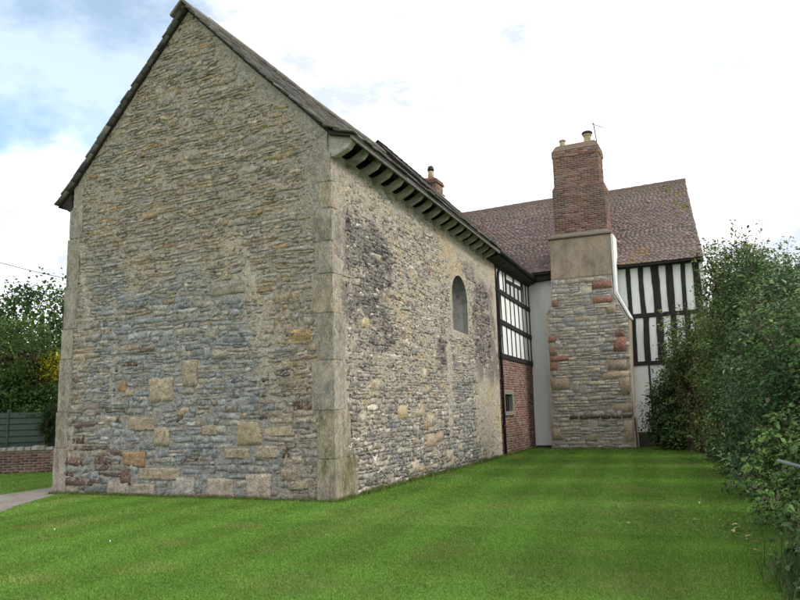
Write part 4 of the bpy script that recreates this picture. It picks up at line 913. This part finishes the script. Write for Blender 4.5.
shrub('shrub', 'bluish green bramble like shrub with pale undersides to its leaves', 'shrub', (7.1, 2.3), [(7.05, 2.3, 1.5, .80, 1.5, 1.6), (7.4, 2.0, 2.8, .9, 1.3, 1.0), (8.1, 2.4, 2.4, 1.1, 1.5, 1.4), (6.7, 2.3, .45, .5, 1.7, .5)], 200, 20000, .082, blue_, 305, 1.3, H, per=28, tip=(.17, .16, .13))
shrub('shrub', 'near shrub with bright green leaf patches and a bare twig at its side', 'shrub', (7.3, -1.0), [(7.2, -1.0, 1.2, .75, 1.4, 1.2), (7.5, -1.0, 1.95, .85, 1.4, .9), (8.2, -1.0, 1.9, 1.0, 1.4, 1.1), (6.93, -1.0, .4, .45, 1.6, .45)], 190, 20000, .072, green, 306, 1.28, H, per=30, tip=(.15, .11, .09))
shrub('shrub', 'nearest dark shrub of the hedge, cut by the picture edge', 'shrub', (7.55, -3.9), [(7.45, -3.8, 1.0, .62, 1.2, 1.05), (7.8, -4.0, 1.55, .8, 1.2, .7), (7.2, -3.7, .35, .4, 1.2, .4), (7.05, -4.7, .32, .4, .8, .34)], 130, 13000, .062, dkg, 307, 1.2, H, per=30, tip=(.13, .11, .07))
# dry tussock under the hedge, lower right
rgt = np.random.default_rng(401); tus = empty('grass_tussock', (6.95, -4.3, 0), label='dry grey grass tussock at the foot of the nearest shrub', cat='grass tuft')
n = 2600; a = rgt.uniform(0, 2 * np.pi, n); bs = np.stack([rgt.normal(0, .14, n), rgt.normal(0, .5, n), np.zeros(n)], 1); hh = rgt.uniform(.08, .34, n); ln = rgt.uniform(.2, .8, n) * hh
tp = bs + np.stack([np.cos(a) * ln, np.sin(a) * ln, hh], 1); wv = np.stack([-np.sin(a), np.cos(a), 0 * a], 1) * .004
md = bs * .5 + tp * .5 + np.array([0, 0, .06])
V = np.stack([bs - wv, bs + wv, md + wv, md - wv, tp], 1).reshape(-1, 3); k = np.arange(n)[:, None] * 5
np_obj('blades', V, [k + np.array([[0, 1, 2, 3]]), k + np.array([[3, 2, 4]])], M_grass, tus, np.repeat(np.array([(.09, .12, .05), (.07, .105, .04), (.13, .135, .07), (.05, .09, .03)])[rgt.integers(0, 4, n)], 5, 0))
# metal rail poking out of the hedge
rl = empty('metal_rail', (6.7, -4.5, 0), label='grey metal rail poking out of the hedge at the right edge', cat='rail')
m = MB(); m.tube([(-.03, -.05, 1.07), (.4, .16, .93), (1.2, .55, .70)], .014, 8); m.build('bar', M_greymetal, rl, shade=True)
m = MB(); m.tube([(.9, .42, 0), (.9, .42, .80)], .02, 8); m.build('post', M_greymetal, rl, shade=True)

# fallen leaves
FL = [(5.85, -.98), (6.30, -1.22), (6.22, -1.08), (6.43, -2.0), (6.28, -1.7), (6.47, -2.35), (5.84, .76), (5.06, -1.41), (6.2, -2.17), (6.45, -2.85), (5.75, 4.8), (5.8, 6.3), (6.2, -1.35), (6.33, -1.5), (6.4, -2.2), (6.15, -.9)]
def leaf_bm(s):
    m = MB(); a = [Vector((math.cos(t) * s * (1 if abs(math.cos(t)) < .8 else 1.15), math.sin(t) * s * .62, .008 + s * .30 * abs(math.sin(t)) * (1 if k % 2 else .7))) for k, t in enumerate([i * math.pi / 5 for i in range(10)])]
    m.add([(0, 0, .006)] + a, [(0, i + 1, (i + 1) % 10 + 1) for i in range(10)]); return m
lf = leaf_bm(.038).build('fallen_leaf', M_deadleaf)
for i, (x, y) in enumerate(FL):
    o = lf if i == 0 else lf.copy()
    if i: COL.objects.link(o)
    o.location = (x, y, .03); o.rotation_euler = (random.uniform(-.3, .3), random.uniform(-.3, .3), random.uniform(0, 6)); s = random.uniform(.7, 1.35); o.scale = (s, s, s)
    tag(o, 'pale curled dead leaf lying on the lawn beside the hedge', 'leaf', 'fallen leaves along the hedge')
dz = MB(); dz.lathe((0, 0, 0), [(.003, 0), (.009, .02), (.010, .024), (.004, .026)], 8); d0 = dz.build('daisy', M_white)
for i, (x, y) in enumerate([(-2.43, -3.71), (-.89, -4.22)]):
    o = d0 if i == 0 else d0.copy()
    if i: COL.objects.link(o)
    o.location = (x, y, .01); tag(o, 'tiny white daisy in the grass in front of the gable', 'flower', 'daisies in the lawn')

# ================================================================ LEFT BACKGROUND
WA = math.atan2(.72, 1.04)
gw_ = empty('garden_wall', (-11.7, 4.14, 0), WA, label='low red brick garden wall with a stone coping, below the fence', cat='wall')
rw = np.random.default_rng(55)
m = MB(); m.box(-9, 5.2, .01, .34, -.1, .62); m.build('core', M_render, gw_)
brick_wall('brick_face', (-9, 0, 0), (1, 0, 0), (0, -1, 0), lambda v: (0, 14.2), 0, .62, gw_, rw, .25)
Q = []; x = -9
while x < 5.2: w = rw.uniform(.18, .38); Q.append((x, w, rw.uniform(.09, .14))); x += w + .01
m = MB()
for x, w, h in Q: m.hexa([(x, -.04, .622), (x + w, -.04, .622), (x + w, .38, .622), (x, .38, .622), (x + .02, 0, .622 + h), (x + w - .02, 0, .622 + h), (x + w - .02, .34, .622 + h), (x + .02, .34, .622 + h)])
m.build('coping', rough_mat('coping_stone', (.30, .29, .26), .9, .45, 5, 40, .5, .02, col2=(.12, .12, .09), c2scale=3), gw_, bevel=.015, wob=.008)
fe = empty('fence', (-12.05, 4.63, 0), WA, label='green board fence with horizontal slats above the brick wall', cat='fence')
m = MB()
for k in range(5):
    z = .86 + k * .178; m.hexa([(-9, -.02, z), (5, -.02, z), (5, 0, z), (-9, 0, z), (-9, -.008, z + .150), (5, -.008, z + .150), (5, .012, z + .150), (-9, .012, z + .150)])
m.box(-9, 5, .03, .04, .2, 1.72); m.build('slats', M_greenwood, fe)
for k in range(8):
    m = MB(); x = -8.6 + k * 1.83; m.box(x - .05, x + .05, .041, .14, 0, 1.82); m.build('post', M_greenwood, fe)
    m = MB(); m.box(x - .025, x + .025, -.045, -.021, .8, 1.75); m.build('batten', M_greenwood, fe)

def tree(name, label, cat, base, height, crown, leaf, nclump, perc, pal, seed, trunk_r=.2, std=.28, group=None):
    rng = np.random.default_rng(seed); root = empty(name, (*base, 0), 0, label=label, cat=cat, group=group); B = np.array([*base, 0.])
    crown = np.array(crown, float); vol = crown[:, 3] * crown[:, 4] * crown[:, 5]; pr = vol / vol.sum()
    m = MB(); m.tube([(0, 0, -.1), (.05, .03, height * .25), (.1, -.05, height * .5), (0, .05, height * .8)], [trunk_r * 1.2, trunk_r, trunk_r * .7, trunk_r * .25], 10)
    limbs = []
    for i in range(14):
        l = crown[rng.choice(len(crown), p=pr)]; d = rand_dir(rng, 1)[0]; e = l[:3] + d * l[3:] * .8 - B; s = np.array([.05, 0, height * rng.uniform(.2, .6)])
        mid = s * .5 + e * .5 + [0, 0, .2]; m.tube([s, mid, e], [trunk_r * .4, trunk_r * .25, .02], 6)
    m.build('trunk', M_bark, root)
    li = rng.choice(len(crown), nclump, p=pr); d = rand_dir(rng, nclump); r = rng.uniform(.2, 1, nclump) ** .4 * rng.uniform(.85, 1.1, nclump)
    Cn = crown[li, :3] + d * crown[li, 3:] * r[:, None]
    sz = rng.uniform(.5, 1.4, nclump) * std
    P = np.repeat(Cn, perc, 0) + rng.normal(0, 1, (nclump * perc, 3)) * np.repeat(sz, perc)[:, None] * [1, 1, .55]; P[:, 2] = np.maximum(P[:, 2], .05)
    n = len(P); tone = np.repeat(rng.random(nclump), perc); pal = np.array(pal)
    col = pal[np.clip((tone + rng.normal(0, .15, n)) * len(pal), 0, len(pal) - 1).astype(int)] * rng.uniform(.7, 1.3, (n, 1))
    Ls = leaf * rng.uniform(.6, 1.3, n); D = rand_dir(rng, n) + (P - crown[0, :3]) * .15; D[:, 2] -= .3
    leaves('crown', P - B, D, rand_dir(rng, n) * .7 + [0, 0, .8], Ls, Ls * .6, col, root)
    return root
tg = [(.030, .062, .024), (.045, .088, .030), (.066, .118, .038), (.094, .152, .050)]
tree('broadleaf_tree', 'large dark green tree rising above the fence beside the chapel', 'tree', (-18.2, 9.2), 7, [(-18.2, 9.2, 4.6, 2.2, 2.2, 2.3), (-16.4, 10.2, 4.2, 1.7, 1.7, 1.9), (-20, 8, 4.3, 1.8, 1.8, 1.8)], .16, 420, 34, tg, 501, .28, .34)
tree('broadleaf_tree', 'lighter green tree at the far left edge of the picture', 'tree', (-13.6, 3.0 + 2.6), 5.2, [(-14.4, 5.0, 3.6, 1.3, 1.3, 1.5), (-13.6, 4.8, 2.6, .7, .9, 1.0)], .12, 150, 40, [(.05, .09, .022), (.07, .12, .03), (.095, .15, .04)], 502, .15, .25)
tree('purple_tree', 'small purple leaved tree between the green trees behind the fence', 'tree', (-14.9, 5.6), 3.8, [(-14.8, 5.6, 3.15, .75, .7, .65), (-15.5, 5.2, 2.9, .7, .7, .6)], .11, 130, 40, [(.045, .022, .030), (.07, .032, .038), (.095, .045, .05)], 503, .1, .18)
tree('golden_shrub', 'bright yellow leaved shrub close to the chapel corner', 'shrub', (-13.3, 5.7), 3.2, [(-13.35, 5.65, 3.1, .42, .42, .5)], .10, 60, 40, [(.42, .38, .03), (.55, .47, .04), (.30, .30, .04)], 504, .06, .14)
tree('garden_shrub', 'broad green shrub spilling over the fence below the purple tree', 'shrub', (-13.6, 4.9), 2.6, [(-14.0, 4.8, 2.15, .8, .5, .55), (-13.1, 5.2, 2.2, .7, .4, .5), (-14.8, 4.3, 2.2, .9, .6, .7), (-13.2, 4.35, 1.75, .8, .2, .25)], .09, 210, 46, [(.045, .095, .025), (.07, .135, .033), (.10, .175, .045)], 505, .08, .15)
tree('climber', 'dark leafy climber hanging over the front of the green fence', 'climber', (-12.2, 4.4), 1.9, [(-12.05, 4.42, 1.35, .26, .12, .6), (-11.75, 4.62, 1.25, .25, .12, .45)], .07, 60, 30, [(.03, .06, .02), (.045, .085, .028)], 506, .03, .08)
for i, (x, y, hgt_, r_) in enumerate([(-34, 22, 6.5, 3.2), (-27, 22, 5.5, 2.6), (-40, 14, 6, 3)]):
    tree('broadleaf_tree', ['far rounded tree behind the large dark tree', 'far tree nearest the chapel, mostly hidden behind it', 'far tree at the left beyond the garden'][i], 'tree', (x, y), hgt_, [(x, y, hgt_ * .55, r_, r_, hgt_ * .42)], .25, 130, 30, tg, 520 + i, .3, .5)
# overhead cable
m = MB(); pts = [(-20 + 13.45 * t, 4.7, 8.2 - 3.65 * t - .25 * math.sin(math.pi * t)) for t in [k / 20 for k in range(21)]]; m.tube(pts, .009, 5)
tag(m.build('cable', M_darkmetal), 'thin overhead cable running down to the chapel from the left', 'cable')

# ================================================================ LIGHT, SKY, CAMERA
sun_dir = Vector((.80, .02, .55)).normalized()
sun = bpy.data.lights.new('sun', 'SUN'); sun.energy = 1.5; sun.angle = math.radians(14); sun.color = (1, .95, .87)
so = bpy.data.objects.new('sun', sun); COL.objects.link(so); so.rotation_euler = sun_dir.to_track_quat('Z', 'Y').to_euler()
w = bpy.data.worlds.new('World'); scene.world = w; w.use_nodes = True; nt = w.node_tree; L = nt.links.new
bg = nt.nodes['Background']; out = nt.nodes['World Output']
sky = nd(nt, 'ShaderNodeTexSky', sky_type='NISHITA'); sky.sun_disc = False; sky.sun_elevation = math.asin(sun_dir.z); sky.sun_rotation = math.atan2(sun_dir.x, sun_dir.y); sky.air_density = 1.0; sky.dust_density = 1.0
st_ = nd(nt, 'ShaderNodeMix', data_type='RGBA', blend_type='MULTIPLY'); st_.inputs['Factor'].default_value = 1; L(sky.outputs[0], st_.inputs['A']); st_.inputs['B'].default_value = (.86, 1.14, 1.08, 1); L(st_.outputs['Result'], bg.inputs['Color']); bg.inputs['Strength'].default_value = .15; sky.ozone_density = .6; sky.air_density = .8
tc = nd(nt, 'ShaderNodeTexCoord')
nz = nd(nt, 'ShaderNodeTexNoise', Scale=3.2, Detail=9., Roughness=.58, Distortion=.3); nz2 = nd(nt, 'ShaderNodeTexNoise', Scale=7., Detail=6., Roughness=.6)
mp = nd(nt, 'ShaderNodeMapping'); mp.inputs['Scale'].default_value = (1, 1, 1.9); L(tc.outputs['Generated'], mp.inputs['Vector']); L(mp.outputs[0], nz.inputs['Vector']); L(mp.outputs[0], nz2.inputs['Vector'])
def dirfall(d, a0, a1):
    d = Vector(d).normalized(); dp = nd(nt, 'ShaderNodeVectorMath', operation='DOT_PRODUCT'); L(tc.outputs['Generated'], dp.inputs[0]); dp.inputs[1].default_value = d
    r = nd(nt, 'ShaderNodeMapRange'); r.inputs['From Min'].default_value = math.cos(math.radians(a0)); r.inputs['From Max'].default_value = math.cos(math.radians(a1)); L(dp.outputs['Value'], r.inputs['Value']); return r.outputs[0]
hole = dirfall((-.72, .58, .43), 14, 2)              # a gap in the clouds over the left shoulder of the gable
def math_(op, a, b):
    n = nd(nt, 'ShaderNodeMath', operation=op)
    for i, v in enumerate((a, b)):
        if hasattr(v, 'is_linked'): L(v, n.inputs[i])
        else: n.inputs[i].default_value = v
    return n.outputs[0]
# cloud cover = 1 - hole*1.5 + noise
bank = dirfall((-.745, .625, .24), 9, 4)                  # cumulus low on the left
cover = math_('ADD', math_('MULTIPLY', bank, .8),
    math_('ADD', math_('SUBTRACT', 1.0, math_('MULTIPLY', hole, 1.5)), math_('MULTIPLY', math_('SUBTRACT', nz.outputs['Fac'], .5), 2.6)))
cr = nd(nt, 'ShaderNodeMapRange'); cr.inputs['From Min'].default_value = .12; cr.inputs['From Max'].default_value = .62; cr.interpolation_type = 'SMOOTHSTEP'; L(cover, cr.inputs['Value'])
cm = nd(nt, 'ShaderNodeMapRange'); cm.inputs['To Min'].default_value = .36; cm.inputs['To Max'].default_value = 1.0; L(cr.outputs[0], cm.inputs['Value'])     # thin veil even in the gap
cb_ = nd(nt, 'ShaderNodeBackground')
ramp = nd(nt, 'ShaderNodeValToRGB'); L(nz2.outputs['Fac'], ramp.inputs[0])
ramp.color_ramp.elements[0].position = .36; ramp.color_ramp.elements[0].color = (.50, .54, .60, 1); ramp.color_ramp.elements[1].position = .57; ramp.color_ramp.elements[1].color = (1, 1, 1, 1)
L(ramp.outputs[0], cb_.inputs['Color']); cb_.inputs['Strength'].default_value = 1.02
mx = nd(nt, 'ShaderNodeMixShader'); L(cm.outputs[0], mx.inputs['Fac']); L(bg.outputs[0], mx.inputs[1]); L(cb_.outputs[0], mx.inputs[2]); L(mx.outputs[0], out.inputs['Surface'])

cam = bpy.data.cameras.new('camera'); co = bpy.data.objects.new('camera', cam); COL.objects.link(co); scene.camera = co
YAW, PIT, ROL = 0.4106, 0.1443, -0.0277
f = Vector((-math.sin(YAW) * math.cos(PIT), math.cos(YAW) * math.cos(PIT), math.sin(PIT))); r = Vector((math.cos(YAW), math.sin(YAW), 0)); u = r.cross(f)
r2 = r * math.cos(ROL) + u * math.sin(ROL); u2 = -r * math.sin(ROL) + u * math.cos(ROL)
co.matrix_world = Matrix(((r2.x, u2.x, -f.x, 6.309), (r2.y, u2.y, -f.y, -11.436), (r2.z, u2.z, -f.z, 1.6), (0, 0, 0, 1)))
cam.sensor_width = 36; cam.lens = 730.2 / 800 * 36; cam.clip_start = .05; cam.clip_end = 4000
scene.view_settings.view_transform = 'Standard'; scene.view_settings.look = 'None'; scene.view_settings.gamma = 1; scene.view_settings.exposure = .74; scene.view_settings.use_curve_mapping = False
